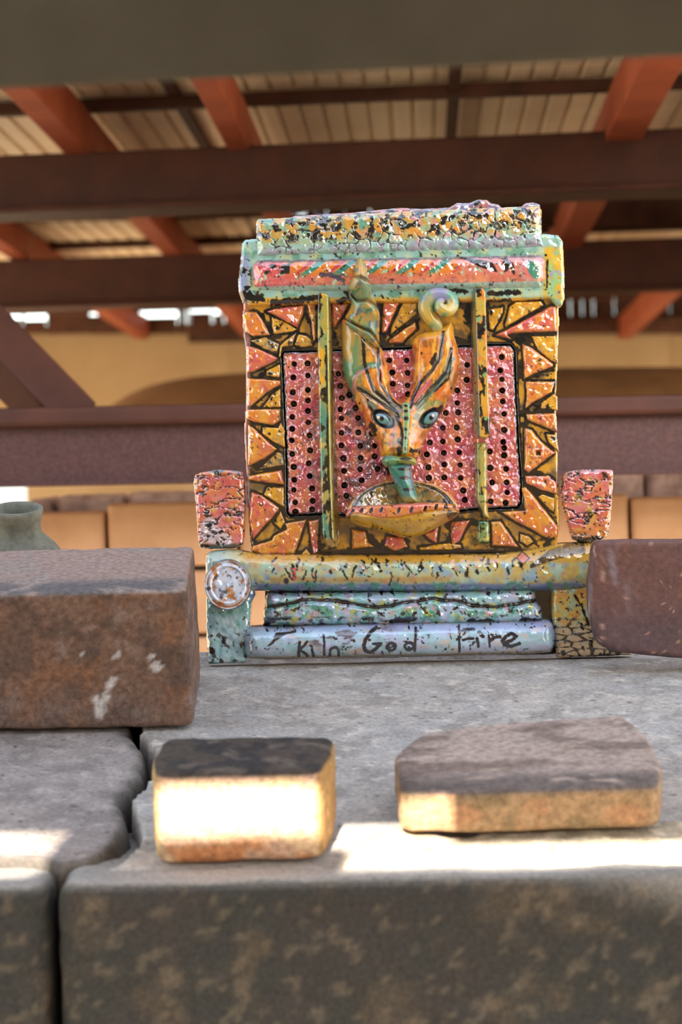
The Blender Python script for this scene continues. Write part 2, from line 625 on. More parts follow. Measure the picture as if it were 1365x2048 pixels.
# --- perforated pink panel ------------------------------------------------
HOLES = [(589, 728), (616, 727), (587, 755), (616.5, 751), (586, 785), (616.5, 780), (616.5, 801), (588, 808), (616.5, 822),
         (585, 834), (617, 845), (585, 858), (620, 871), (584, 881), (621, 901), (585, 908), (618, 927), (588, 934), (620, 952),
         (589, 960), (588, 980), (625, 977), (626, 1002), (591, 1005), (591, 1024), (625, 1019),
         (677, 748), (681, 772), (684, 796), (681, 819), (683, 837), (712, 816), (717, 836), (683, 866), (717, 865),
         (683, 891), (721, 892), (687, 917), (688, 942), (722, 916), (721, 939), (689, 971), (693, 992), (750, 892), (750, 913),
         (756, 938), (724, 961), (745, 866), (700, 790),
         (915, 781), (915, 806), (917, 825), (892, 826), (886, 856), (914, 855), (860, 885), (886, 883), (916, 879), (854, 909),
         (888, 906), (919, 905), (857, 935), (889, 929), (921, 930), (858, 956), (889, 955), (922, 956), (927, 981), (930, 1000),
         (779, 721), (814, 721), (785, 745), (816, 746), (816, 771), (817, 789), (786, 768), (935, 730), (934, 760),
         (1004, 714), (1001, 741), (1004, 759), (1005, 781), (1006, 803), (1009, 828), (1009, 860), (1007, 884), (1009, 896),
         (1009, 911), (1013, 938), (1014, 965), (1015, 985), (1012, 1006), (985, 965), (982, 1003), (981, 936), (980, 903)]


def hole_w(x, y, d):
    w = np.zeros_like(x)
    for i, (hx, hy) in enumerate(HOLES):
        k = np.abs(x - hx) < 12
        q = np.hypot(x[k] - hx, y[k] - hy)
        rr = 4.6 + 1.0 * ((i * 37) % 10) / 10
        w[k] += -22 * (1 - sstep(rr - 1.2, rr + 1.0, q)) + 1.6 * np.exp(-((q - rr - 2.0) / 1.3) ** 2)
    return w


def crinkle(x, y, sc, seed):
    a = fbm((x / sc, y / sc), seed, 3)
    return 1 - np.abs(a - 0.5) * 6


def col_pink(x, y, d, n):
    p = Paint(x, y, rgb(200, 90, 98), 5)
    p.blot(SAL, 40, 0.50, 0.06, 2)
    p.blot(rgb(226, 130, 80), 30, 0.60, 0.05, 3)
    p.blot(rgb(196, 66, 88), 26, 0.58, 0.05, 4)
    p.blot(rgb(220, 140, 140), 26, 0.62, 0.06, 6)
    p.mix(rgb(150, 50, 70), 0.5 * sstep(0.40, 0.30, n))
    p.blot(rgb(128, 120, 116), 9, 0.76, 0.02, 7)
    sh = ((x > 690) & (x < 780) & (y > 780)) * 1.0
    p.blot(rgb(70, 30, 40), 15, 0.55, 0.05, 8, within=sh * 0.8)  # dark mottling beside the mask: shading painted into the pink
    p.mix(BLK, 1 - sstep(1.5, 6.5, d + 4 * (fbm((x / 8, y / 8), 17) - 0.5)))
    hw = hole_w(x, y, d)
    p.mix(rgb(40, 20, 20), sstep(-1.5, -9, hw))
    return p.c


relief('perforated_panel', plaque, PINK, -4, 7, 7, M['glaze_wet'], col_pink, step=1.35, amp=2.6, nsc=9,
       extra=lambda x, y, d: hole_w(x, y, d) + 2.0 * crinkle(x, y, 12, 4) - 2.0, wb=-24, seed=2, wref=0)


# --- border tiles, laid on the panel --------------------------------------
def tile_col(kind, seed):
    def f(x, y, d, n):
        if kind == 'o':
            p = Paint(x, y, ORG, seed)
            p.blot(rgb(228, 156, 50), 16, 0.52, 0.06, 1)
            p.blot(SAL, 18, 0.60, 0.06, 2)
            p.blot(rgb(186, 84, 60), 12, 0.68, 0.04, 3)
        elif kind == 'p':
            p = Paint(x, y, SAL, seed)
            p.blot(rgb(228, 138, 56), 14, 0.54, 0.06, 1)
            p.blot(rgb(210, 86, 84), 12, 0.55, 0.05, 2)
        elif kind == 'g':
            p = Paint(x, y, rgb(206, 160, 70), seed)
            p.blot(rgb(130, 116, 90), 9, 0.52, 0.04, 1)
            p.blot(rgb(60, 50, 40), 7, 0.60, 0.03, 2)
        else:
            p = Paint(x, y, YEL, seed)
            p.blot(rgb(206, 144, 48), 14, 0.55, 0.05, 1)
            p.blot(rgb(170, 140, 80), 8, 0.64, 0.03, 2)
            p.blot(BLK, 12, 0.66, 0.012, 3)
        p.mix(YEL, (1 - sstep(1.5, 4, d)) * 0.7 * (fbm((x / 12, y / 12), seed + 4) > 0.5))
        p.blot(BLK, 9, 0.74, 0.012, 6)
        p.blot(TEAL, 9, 0.78, 0.02, 8)
        p.mix(BLK, 1 - sstep(0.2, 1.6, d + 2.2 * (fbm((x / 7, y / 7), seed + 5) - 0.5)))
        return p.c
    return f


for i, (poly, kind, hgt) in enumerate(TILES):
    cx, cy = np.mean([p[0] for p in poly]), np.mean([p[1] for p in poly])

    def ext(x, y, d, cx=cx, cy=cy, i=i):
        a = i * 2.4
        e = ((x - cx) * math.cos(a) + (y - cy) * math.sin(a)) * 0.08
        if i == 33:
            e = e - 12 * (1 - sstep(3.5, 5.5, np.maximum(np.abs(x - 1077.7), np.abs(y - 906)))) \
                + 2 * np.exp(-((np.maximum(np.abs(x - 1077.7), np.abs(y - 906)) - 7) / 2) ** 2)
        return e
    relief('border_tile', plaque, poly, -5, hgt * 1.0, 6.5 if kind != 'y' else 4.5,
           M['glaze_wet'] if kind in 'po' else M['glaze'], tile_col(kind, 40 + i), step=1.5, amp=3.0, nsc=9,
           seed=40 + i, extra=ext, wb=-14, wref=hgt * 0.5, wob=0.9)


# --- upright bars ---------------------------------------------------------
def lerp_line(y, pts):
    return np.interp(y, [p[1] for p in pts], [p[0] for p in pts])


LB = [(633, 590), (638, 581), (650, 581), (664, 592), (673, 760), (680, 950), (684, 1090), (676, 1100), (656, 1102), (643, 1078),
      (640, 1000), (635, 800), (633, 700)]


def lb_extra(x, y, d):
    xr = lerp_line(y, [(656, 585), (658, 760), (662, 950), (667, 1075)])
    return -6 * sstep(0, 2, x - xr) - 24 * sstep(1, 18, x - xr) - 14 * sstep(1076, 1100, y)


def col_lb(x, y, d, n):
    p = Paint(x, y, rgb(176, 160, 82), 61)
    top = sstep(820, 780, y)
    p.blot(YEL, 22, 0.52, 0.03, 1, ay=2, within=top)
    p.blot(rgb(86, 140, 112), 24, 0.50, 0.04, 2, ay=1.6, within=0.35 + 0.65 * (1 - top))
    p.blot(rgb(196, 170, 90), 16, 0.60, 0.03, 5, ay=2)
    p.blot(BLK, 14, 0.58, 0.02, 3, ay=1.5)
    xr = lerp_line(y, [(656, 585), (658, 760), (662, 950), (667, 1075)])
    p.mix(BLK, (1 - sstep(2, 4, np.abs(x - xr + 4) + 9 * (fbm((x / 8, y / 14), 5) - 0.42))) * (y > 690))
    p.mix(rgb(176, 172, 84), 1 - sstep(1.5, 3, np.abs(x - xr)))
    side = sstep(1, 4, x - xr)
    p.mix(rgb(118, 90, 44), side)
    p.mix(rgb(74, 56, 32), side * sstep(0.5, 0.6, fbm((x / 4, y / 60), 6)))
    p.mix(rgb(170, 130, 48), sstep(1074, 1080, y))
    p.blot(BLK, 12, 0.60, 0.02, 9, within=sstep(1074, 1080, y))
    return p.c


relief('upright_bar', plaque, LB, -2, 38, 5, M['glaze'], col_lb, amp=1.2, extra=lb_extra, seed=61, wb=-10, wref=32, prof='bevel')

RB = [(941, 582), (947, 573), (968, 573), (975, 582), (979, 700), (984, 866), (978, 879), (952, 878), (946, 862), (943, 700)]


def rb_extra(x, y, d):
    xl = lerp_line(y, [(953, 580), (957, 700), (962, 870)])
    return -18 * sstep(0, 13, xl - x)


def col_rb(x, y, d, n):
    p = Paint(x, y, rgb(216, 160, 58), 71)
    xl = lerp_line(y, [(953, 580), (957, 700), (962, 870)])
    p.mix(rgb(196, 170, 74), sstep(660, 600, y))
    p.blot(ORG, 14, 0.56, 0.04, 1, ay=2)
    p.blot(BLK, 13, 0.56, 0.02, 2, ay=2.2)
    p.blot(rgb(130, 170, 110), 10, 0.66, 0.03, 3)
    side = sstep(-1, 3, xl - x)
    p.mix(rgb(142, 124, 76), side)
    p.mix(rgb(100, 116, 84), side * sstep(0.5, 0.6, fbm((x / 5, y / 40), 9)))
    p.mix(rgb(190, 166, 70), 1 - sstep(1, 3, lerp_line(y, [(975, 582), (979, 700), (984, 866)]) - x))
    p.dot(BLK, 954, 582, 4)
    return p.c


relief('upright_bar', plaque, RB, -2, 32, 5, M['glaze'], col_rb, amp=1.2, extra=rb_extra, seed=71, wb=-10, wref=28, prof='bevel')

RB2 = [(950, 884), (977, 884), (977, 960), (978, 1020), (981, 1038), (962, 1036), (952, 1000), (950, 940)]


def col_rb2(x, y, d, n):
    p = Paint(x, y, rgb(204, 166, 66), 72)
    p.mix(rgb(120, 112, 60), sstep(966, 956, x))
    p.blot(rgb(150, 160, 90), 18, 0.54, 0.04, 1, ay=2)
    p.blot(BLK, 9, 0.63, 0.02, 2, ay=1.5)
    p.mix(BLK, sstep(1000, 1030, y) * sstep(972, 962, x))
    return p.c


relief('upright_bar', plaque, RB2, -2, 22, 8, M['glaze'], col_rb2, amp=1.5, seed=72, wb=-10, wref=18)
NUB = [(954, 1042), (960, 1039), (978, 1040), (981, 1046), (981, 1084), (976, 1089), (958, 1087), (953, 1080)]
relief('bar_stub', plaque, NUB, 0, 18, 7, M['glaze'],
       lambda x, y, d, n: Paint(x, y, rgb(130, 150, 84), 73).blot(rgb(196, 180, 90), 14, 0.52, 0.04, 1)
       .blot(rgb(40, 92, 58), 12, 0.55, 0.04, 2).blot(BLK, 9, 0.62, 0.02, 3).c, amp=1.2, seed=73, wref=14)

# --- top mouldings --------------------------------------------------------
SHO = [(483, 486), (490, 478), (512, 476), (1084, 466), (1118, 469), (1128, 482), (1131, 545), (1131, 598), (1126, 611), (1114, 612),
       (1100, 598), (1000, 604), (700, 607), (500, 612), (484, 604), (476, 580), (476, 556), (480, 522)]


def col_sho(x, y, d, n):
    p = Paint(x, y, AQU, 81)
    p.blot(rgb(108, 156, 134), 22, 0.57, 0.04, 1)
    p.blot(rgb(184, 196, 150), 18, 0.58, 0.05, 2)
    p.mix(YEL, sstep(592, 600, y + 6 * (fbm((x / 20, y / 20), 3) - 0.5)) * (x < 1080))
    p.mix(rgb(146, 150, 186), sstep(505, 492, x) * sstep(500, 520, y) * 0.8)
    p.blot(BLK, 13, 0.55, 0.02, 4, within=sstep(508, 498, x) * sstep(500, 525, y))
    rt = sstep(1082, 1094, x) * sstep(488, 500, y)
    p.mix(rgb(214, 172, 58), rt)
    p.blot(rgb(150, 190, 130), 16, 0.56, 0.04, 6, within=rt)
    p.blot(rgb(150, 160, 190), 12, 0.64, 0.04, 7, within=rt)
    p.blot(BLK, 9, 0.70, 0.02, 9)
    st = 1.0
    p.stroke(BLK, [(545, 606), (600, 600), (640, 595)], 6, rough=0.9)
    p.stroke(BLK, [(488, 592), (522, 596)], 9, rough=1.1)
    p.stroke(BLK, [(680, 604), (702, 596)], 6, rough=1.0)
    p.stroke(BLK, [(690, 580), (702, 600)], 4, rough=1.0)
    p.stroke(BLK, [(980, 588), (1010, 586), (1040, 585)], 5, rough=0.8)
    p.stroke(BLK, [(978, 604), (1020, 601)], 4, rough=0.8)
    p.stroke(BLK, [(838, 578), (870, 572), (930, 584)], 5, rough=1.2)
    p.stroke(BLK, [(1095, 520), (1094, 575)], 2, rough=1.0)
    return p.c


relief('shoulder_bar', plaque, SHO, 0, 16, 9, M['glaze'], col_sho, amp=1.6, nsc=12, seed=81, wb=-42, wref=12)

PB = [(504, 528), (514, 517), (700, 514), (900, 510), (1084, 506), (1094, 520), (1094, 556), (1084, 576), (900, 580), (700, 584),
      (520, 582), (505, 570)]


def col_pb(x, y, d, n):
    yc = y - (517 - (x - 514) * 0.018)
    p = Paint(x, y, rgb(204, 104, 82), 91)
    p.blot(rgb(224, 130, 84), 22, 0.52, 0.05, 1)
    p.mix(rgb(212, 84, 88), sstep(640, 560, x) * 0.8)
    up_ = sstep(42, 30, yc + 4 * (fbm((x / 12, y / 12), 2) - .5)) * sstep(560, 600, x) * sstep(930, 900, x)
    ph = (x + 1.35 * y + 0.012 * (y - 540) ** 2) / 62.0
    fr = ph - np.floor(ph)
    p.mix(ORG, up_)
    p.mix(rgb(190, 66, 78), up_ * sstep(0.40, 0.46, fr) * sstep(0.62, 0.56, fr))
    p.mix(TEAL, up_ * sstep(0.64, 0.69, fr) * sstep(0.98, 0.93, fr))
    p.mix(rgb(214, 130, 130), sstep(900, 960, x) * sstep(48, 30, yc) * 0.6)
    p.mix(rgb(120, 102, 112), sstep(11, 5, yc))
    p.mix(AQU, sstep(54, 58, yc + 3 * (fbm((x / 16, y / 16), 6) - .5)) * 0.95)
    p.blot(rgb(170, 200, 160), 10, 0.66, 0.03, 3, within=sstep(20, 30, yc))
    p.blot(rgb(52, 44, 54), 7, 0.70, 0.02, 4, within=sstep(20, 30, yc))
    p.specks(BLK, 5, 0.95)
    p.mix(BLK, sstep(9.5, 8.3, np.maximum(np.abs(x - 571 + (y - 539) * .08), np.abs(y - 539 + (x - 571) * .1) * .92)))
    for k in range(5):
        p.stroke(BLK, [(921 + k * 3, 515 + k * 0.6), (960, 521 + k * 3), (985 + k * 2, 526 + k * 4.2)], 1.6, rough=0.6)
    p.dot(BLK, 1013, 528, 6, 14, rot=-0.1)
    p.dot(BLK, 1025, 536, 4, 14, rot=-0.25)
    p.dot(AQU, 1062, 540, 20, 22, soft=.3)
    p.dot(rgb(218, 112, 104), 1060, 541, 16, 20, soft=.3)
    p.dot(TEAL, 1066, 540, 10, 19, soft=.15, rot=-0.45)
    p.stroke(rgb(70, 62, 80), [(645, 550), (665, 552), (688, 560)], 5, rough=1.3)
    p.dot(BLK, 546, 533, 7, 5)
    p.dot(BLK, 533, 546, 4)
    return p.c


relief('striped_bar', plaque, PB, 6, 26, 30, M['glaze_wet'], col_pb, amp=1.4, nsc=7, seed=91, wb=4, wref=26)

CAP = [(511, 441), (516, 436), (700, 427), (860, 418), (1078, 410), (1086, 418), (1086, 468), (1092, 496), (900, 503), (512, 514)]


def cap_crack(x, y):
    wx, wy = x + 22 * (fbm((x / 24, y / 24), 5) - .5), y + 22 * (fbm((x / 24, y / 24), 6) - .5)
    n = crackle(wx, wy, 21, 4)
    return n + 0.5 * np.maximum(0, 0.52 - fbm((x / 30, y / 30), 14)) * 4 + 0.35 * (fbm((x / 9, y / 9), 9) - 0.5)


def col_cap(x, y, d, n):
    yy = y - (438 - (x - 511) * 0.045)
    p = Paint(x, y, rgb(160, 186, 150), 95)
    b = sstep(58, 40, yy + 12 * (fbm((x / 22, y / 22), 1) - .5))
    p.blot(rgb(208, 152, 62), 17, 0.43, 0.04, 2, within=b)
    p.blot(rgb(222, 140, 60), 12, 0.60, 0.04, 3, within=b * sstep(620, 780, x) * sstep(1040, 960, x))
    p.blot(rgb(100, 156, 132), 16, 0.62, 0.04, 4)
    p.blot(rgb(206, 150, 150), 13, 0.63, 0.04, 5, within=sstep(680, 760, x))
    p.mix(rgb(150, 152, 184), sstep(52, 66, yy) * 0.7)
    p.blot(AQU, 14, 0.55, 0.03, 6, within=sstep(50, 58, yy))
    ck = cap_crack(x, y)
    p.mix(BLK, sstep(0.13, 0.05, ck) * sstep(66, 56, yy))
    p.blot(BLK, 13, 0.57, 0.015, 7, within=sstep(56, 44, yy))
    p.specks(rgb(186, 70, 90), 6, 0.95, 3)
    return p.c


relief('cap_bar', plaque, CAP, 4, 22, 20, M['glaze_wet'], col_cap, amp=2.2, nsc=9, seed=95, wb=-30, wref=20, step=1.4,
       extra=lambda x, y, d: -5 * sstep(0.16, 0.04, cap_crack(x, y)) * np.clip(d / 5, 0, 1))
RDG = [(560, 442), (590, 430), (640, 427), (700, 424), (780, 416), (800, 414), (850, 416), (900, 413), (915, 404), (940, 404), (958, 397),
       (975, 398), (985, 405), (998, 407), (1008, 416), (1036, 417), (1052, 405), (1068, 403), (1082, 408), (1084, 425), (800, 440)]
relief('cap_ridge', plaque, RDG, -26, 22, 8, M['glaze_wet'],
       lambda x, y, d, n: Paint(x, y, rgb(150, 124, 134), 97).blot(rgb(196, 112, 104), 18, 0.56, 0.05, 1)
       .blot(rgb(128, 124, 160), 14, 0.56, 0.05, 2).blot(BLK, 11, 0.60, 0.03, 3).c, amp=4, nsc=14, seed=97, wb=-40, wref=-10)

# --- wings ----------------------------------------------------------------


def col_wing(seed, side):
    def f(x, y, d, n):
        p = Paint(x, y, rgb(200, 88, 82), seed)
        p.blot(rgb(222, 122, 66), 22, 0.52, 0.05, 1)
        p.blot(rgb(214, 120, 120), 18, 0.56, 0.05, 2)
        p.blot(rgb(206, 166, 66), 15, 0.64, 0.04, 3)
        if side < 0:
            w_ = np.exp(-(((x - 418) / 22) ** 2 + ((y - 1060) / 30) ** 2)) + np.exp(-(((x - 450) / 18) ** 2 + ((y - 1082) / 16) ** 2))
            p.mix(rgb(216, 190, 192), sstep(0.35, 0.6, w_ + 0.3 * (n - .5)))
            p.mix(rgb(74, 110, 130), sstep(947, 941, y) * sstep(0.45, 0.55, fbm((x / 14, y / 8), 3)))
        else:
            p.mix(rgb(216, 140, 60), sstep(1045, 1065, y) * 0.7)
            p.mix(rgb(190, 140, 140), sstep(948, 940, y) * 0.7)
        cr = np.abs(fbm((x / 42, y / 15), seed + 6, 4) - 0.5)
        p.mix(BLK, sstep(0.022, 0.008, cr) * sstep(0.44, 0.5, fbm((x / 26, y / 26), seed + 8)))
        p.blot(BLK, 11, 0.63, 0.015, 5)
        p.mix(BLK, 1 - sstep(0, 4, d) if False else np.zeros_like(x))
        p.mix(BLK, sstep(1084 if side < 0 else 1070, 1094 if side < 0 else 1080, y + 6 * (n - .5)))
        return p.c
    return f


def wing_ext(seed):
    return lambda x, y, d: -7 * sstep(0.03, 0.0, np.abs(fbm((x / 42, y / 15), seed + 6, 4) - 0.5)) * np.clip(d / 4, 0, 1)


LW = [(386, 958), (392, 946), (430, 938), (470, 940), (488, 944), (491, 1000), (490, 1060), (487, 1097), (400, 1099), (396, 1080), (390, 1000)]
RW = [(1126, 948), (1150, 939), (1226, 937), (1230, 948), (1225, 1020), (1218, 1084), (1150, 1086), (1138, 1055), (1125, 1000)]
relief('side_block', plaque, smooth_poly(LW, 1), -4, 12, 10, M['glaze_wet'], col_wing(101, -1), amp=3.5, nsc=16, seed=101, extra=wing_ext(101), wb=-40, wref=6)
relief('side_block', plaque, smooth_poly(RW, 1), -4, 12, 10, M['glaze_wet'], col_wing(103, 1), amp=3.5, nsc=16, seed=103, extra=wing_ext(103), wb=-40, wref=6)

# --- base -----------------------------------------------------------------
relief('gap_shade_plate', plaque, [(530, 1165), (1112, 1160), (1112, 1309), (800, 1315), (530, 1320)], -36, 2, 4, M['glaze'],  # black plate added to stand for the shade in the gaps
       lambda x, y, d, n: Paint(x, y, BLK, 1).c, step=5, wb=-42, seed=5, wref=-34)

BR = [(408, 1112), (420, 1102), (470, 1098), (505, 1106), (700, 1110), (1020, 1106), (1080, 1096), (1120, 1086), (1195, 1083), (1202, 1100),
      (1202, 1180), (1100, 1184), (505, 1184), (410, 1180)]


def col_base(x, y, d, n):
    p = Paint(x, y, rgb(190, 186, 136), 111)
    yw = y + 8 * (fbm((x / 26, y / 26), 2) - .5)
    p.mix(rgb(210, 156, 58), sstep(1132, 1120, yw) * sstep(470, 500, x))
    p.mix(rgb(200, 160, 70), sstep(900, 1060, x) * 0.7)
    p.blot(rgb(170, 196, 170), 18, 0.56, 0.05, 1, within=sstep(1120, 1132, yw))
    p.blot(rgb(140, 170, 186), 16, 0.60, 0.05, 3, within=sstep(1118, 1130, yw))
    p.blot(rgb(208, 150, 120), 10, 0.66, 0.04, 4)
    p.mix(rgb(190, 140, 60), sstep(1150, 1157, yw) * sstep(1168, 1160, yw) * (x > 540) * (x < 900) * 0.7)
    p.mix(rgb(92, 104, 160), sstep(1164, 1172, yw) * sstep(505, 520, x) * 0.85)
    p.blot(TEAL, 18, 0.56, 0.04, 5, within=sstep(1160, 1168, yw))
    p.mix(rgb(170, 196, 190), sstep(470, 440, x) * 0.7)
    rng = np.random.RandomState(3)
    for k in range(40):
        x0 = 548 + k * 12.6 + rng.uniform(-6, 6)
        y0 = rng.uniform(1112, 1148)
        pts = [(x0, y0)]
        for j in range(rng.randint(1, 5)):
            pts.append((pts[-1][0] + rng.uniform(-5, 5), pts[-1][1] + rng.uniform(2, 9)))
        p.stroke(BLK, pts, rng.uniform(0.9, 2.4), rough=1.8, seed=k)
    p.dot(BLK, 573, 1162, 5, 6)
    for k in range(3):
        p.stroke(rgb(214, 80, 80), [(582, 1138 + k * 9), (592, 1137 + k * 9), (589, 1144 + k * 9)], 1.3)
    p.specks(BLK, 5, 0.955)
    p.specks(TEAL, 7, 0.95, 4)
    for k in range(7):
        p.stroke(rgb(60, 50, 40), [(1062, 1136 - k * 2 + k), (1100, 1122 - k * 3.4), (1140, 1110 - k * 3.6), (1172, 1104 - k * 3)], 1.0, rough=0.7)
    dm = np.abs(x - 1047) / 12 + np.abs(y - 1116) / 12
    p.mix(rgb(70, 66, 50), sstep(1.3, 1.15, dm))
    p.mix(rgb(214, 124, 96), sstep(1.0, 0.85, dm))
    p.mix(BLK, sstep(1112, 1106, y + 5 * (n - .5)) * sstep(500, 520, x) * sstep(1030, 1000, x) * 0.9)
    return p.c


relief('base_roll', plaque, smooth_poly(BR, 1), -4, 44, 36, M['glaze'], col_base, amp=2.0, nsc=11, seed=111, wb=-42, wref=36,
       extra=lambda x, y, d: -12 * sstep(1060, 1180, x))

LF = [(412, 1165), (506, 1165), (512, 1190), (504, 1205), (500, 1250), (493, 1322), (488, 1327), (416, 1329), (411, 1250)]


def col_lf(x, y, d, n):
    p = Paint(x, y, rgb(160, 200, 208), 121)
    p.blot(rgb(190, 216, 220), 14, 0.55, 0.05, 1)
    p.blot(rgb(130, 186, 180), 20, 0.62, 0.05, 2)
    p.mix(rgb(104, 164, 150), sstep(1240, 1225, y) * 0.6)
    p.mix(rgb(92, 104, 160), sstep(490, 502, x) * sstep(1210, 1190, y) * 0.8)
    p.blot(BLK, 10, 0.59, 0.012, 4, within=sstep(1245, 1285, y))
    p.specks(BLK, 5, 0.95)
    return p.c


relief('foot', plaque, LF, -4, 16, 12, M['glaze_wet'], col_lf, amp=2.5, nsc=10, seed=121, wb=-42, wref=10)

RF = [(1106, 1175), (1200, 1170), (1222, 1180), (1264, 1302), (1267, 1311), (1116, 1317), (1110, 1280), (1104, 1230)]


def col_rf(x, y, d, n):
    p = Paint(x, y, rgb(206, 170, 76), 131)
    p.blot(rgb(170, 186, 150), 16, 0.54, 0.05, 1)
    p.blot(rgb(214, 150, 70), 15, 0.58, 0.05, 2)
    p.mix(rgb(196, 172, 136), sstep(1236, 1262, y + 10 * (n - .5)))
    ck = crackle(x * 0.6, y * 1.6, 22, 8) + 0.5 * (fbm((x / 11, y / 11), 5) - .5)
    p.mix(BLK, sstep(0.2, 0.08, ck) * sstep(1225, 1260, y))
    p.stroke(BLK, [(1150, 1190), (1165, 1215), (1178, 1250)], 2.5, rough=1.2)
    p.blot(BLK, 8, 0.66, 0.015, 6)
    return p.c


relief('foot', plaque, RF, -4, 14, 10, M['glaze'], col_rf, amp=2.2, nsc=10, seed=131, wb=-42, wref=8)

MED = [(456 + 48 * math.cos(a), 1169 + 52 * math.sin(a)) for a in np.linspace(0, 2 * math.pi, 40, endpoint=False)]


def med_ext(x, y, d):
    q = np.hypot((x - 456) / 48, (y - 1169) / 52)
    w = 3.5 * np.cos(q * 26) * sstep(0.62, 0.7, q) * sstep(1.0, 0.95, q)
    w = w + 5 * (fbm((x / 13, y / 13), 5, 2) - 0.5) * sstep(0.75, 0.6, q)
    return w + (y - 1169) * 0.20


def col_med(x, y, d, n):
    p = Paint(x, y, rgb(206, 214, 226), 141)  # whitish base: the disc's sky highlights painted into the colour
    p.blot(rgb(196, 120, 60), 14, 0.56, 0.04, 1)
    p.blot(rgb(70, 76, 84), 11, 0.62, 0.03, 2)
    p.blot(rgb(226, 230, 238), 13, 0.50, 0.04, 3)
    q = np.hypot((x - 456) / 48, (y - 1169) / 52)
    p.mix(rgb(36, 38, 44), sstep(0.9, 0.97, q))
    p.mix(rgb(190, 116, 56), sstep(0.80, 0.83, q) * sstep(0.90, 0.87, q) * (fbm((x / 20, y / 20), 8) > 0.5))
    return p.c


M['medal'] = glaze('glassy_medallion_glaze', 0.08, 150, 0.5, coat=1.0, spec=1.0)
relief('medallion', plaque, MED, 38, 14, 6, M['medal'], col_med, amp=1.2, nsc=9, seed=141, wb=0, wref=46, extra=med_ext, step=1.3, wob=0.2)

UP_ = [(531, 1192), (540, 1184), (700, 1182), (900, 1180), (1060, 1174), (1074, 1182), (1077, 1202), (1086, 1216), (1089, 1240), (1070, 1249),
       (800, 1252), (560, 1254), (524, 1252), (526, 1225)]


def us_ridge(x):
    return 1206 + 7 * np.sin(x / 37.0) + 10 * (fbm((x / 30.0, x * 0 + 3), 4) - .5)


def us_ext(x, y, d):
    yr = us_ridge(x)
    q = (y - yr)
    return -9 * np.exp(-(q / 4.0) ** 2) + 5 * sstep(2, 12, q) * (0.4 + 1.2 * fbm((x / 24, y / 24), 6)) - 10 * (
        sstep(0.52, 0.6, fbm((x / 40, y / 18), 12)) * sstep(1232, 1242, y))


def col_us(x, y, d, n):
    p = Paint(x, y, rgb(150, 198, 196), 151)
    p.blot(rgb(176, 190, 214), 22, 0.52, 0.05, 1)
    p.blot(rgb(70, 150, 128), 17, 0.56, 0.05, 2, within=sstep(1200, 1215, y))
    p.blot(rgb(206, 196, 80), 13, 0.65, 0.04, 3)
    p.blot(rgb(206, 164, 164), 12, 0.66, 0.04, 4)
    p.mix(rgb(40, 32, 28), sstep(5, 2, np.abs(y - us_ridge(x)) + 5 * (fbm((x / 12, y / 12), 8) - .42)))
    p.mix(BLK, sstep(0.53, 0.57, fbm((x / 40, y / 18), 12)) * sstep(1230, 1238, y))
    p.blot(BLK, 9, 0.64, 0.015, 7)
    return p.c


relief('lumpy_bar', plaque, UP_, -20, 46, 22, M['glaze_wet'], col_us, amp=2.6, nsc=10, seed=151, extra=us_ext, wb=-34, wref=20)

IN_ = [(484, 1272), (492, 1258), (505, 1252), (560, 1253), (640, 1247), (900, 1242), (1098, 1237), (1111, 1247), (1116, 1270), (1114, 1295),
       (1104, 1310), (900, 1315), (700, 1318), (500, 1323), (486, 1312)]


def c5(*p): return tr(380, 1060, 3.102, p)
def c6(*p): return tr(780, 1060, 2.967, p)


def arc(cx, cy, r, a0, a1, ry=None, n=10):
    ry = ry or r
    return [(cx + r * math.cos(math.radians(a)), cy + ry * math.sin(math.radians(a))) for a in np.linspace(a0, a1, n)]


LETTERS = [
    (c5((682, 695), (678, 740), (676, 785)), 2.4), (c5((728, 692), (700, 725), (682, 742), (705, 758), (730, 782)), 2.2),
    (c5((758, 738), (762, 758), (768, 782)), 2.2), (c5((752, 716), (758, 722)), 2.0), (c5((830, 650), (834, 700), (834, 778)), 1.9),
    (c5((868, 782), (872, 745), (880, 732), (912, 728), (922, 745), (924, 782)), 2.0),
    (c5((1158, 606), (1120, 635), (1092, 675), (1078, 715), (1088, 750), (1120, 758), (1150, 742), (1180, 710)), 3.0),
    (c5((1144, 704), (1186, 702)), 2.2),
    (arc(783, 1293, 8.5, 0, 360, 7.5), 2.4),
    (arc(819, 1292, 9, 0, 360, 7.5), 2.4), (c6((154, 580), (152, 640), (148, 718)), 2.0),
    (c6((412, 570), (410, 640), (414, 725)), 2.0), (c6((428, 596), (460, 588), (500, 588)), 2.2), (c6((434, 652), (460, 644), (492, 642)), 2.2),
    (c6((528, 606), (552, 630)), 3.0), (c6((516, 640), (526, 690)), 2.4),
    (c6((586, 622), (592, 690)), 1.8), (c6((592, 658), (620, 634), (652, 632)), 2.8),
    (c6((672, 668), (720, 656), (748, 628), (720, 612), (688, 628), (668, 655), (680, 680), (720, 690), (766, 672)), 2.8),
]


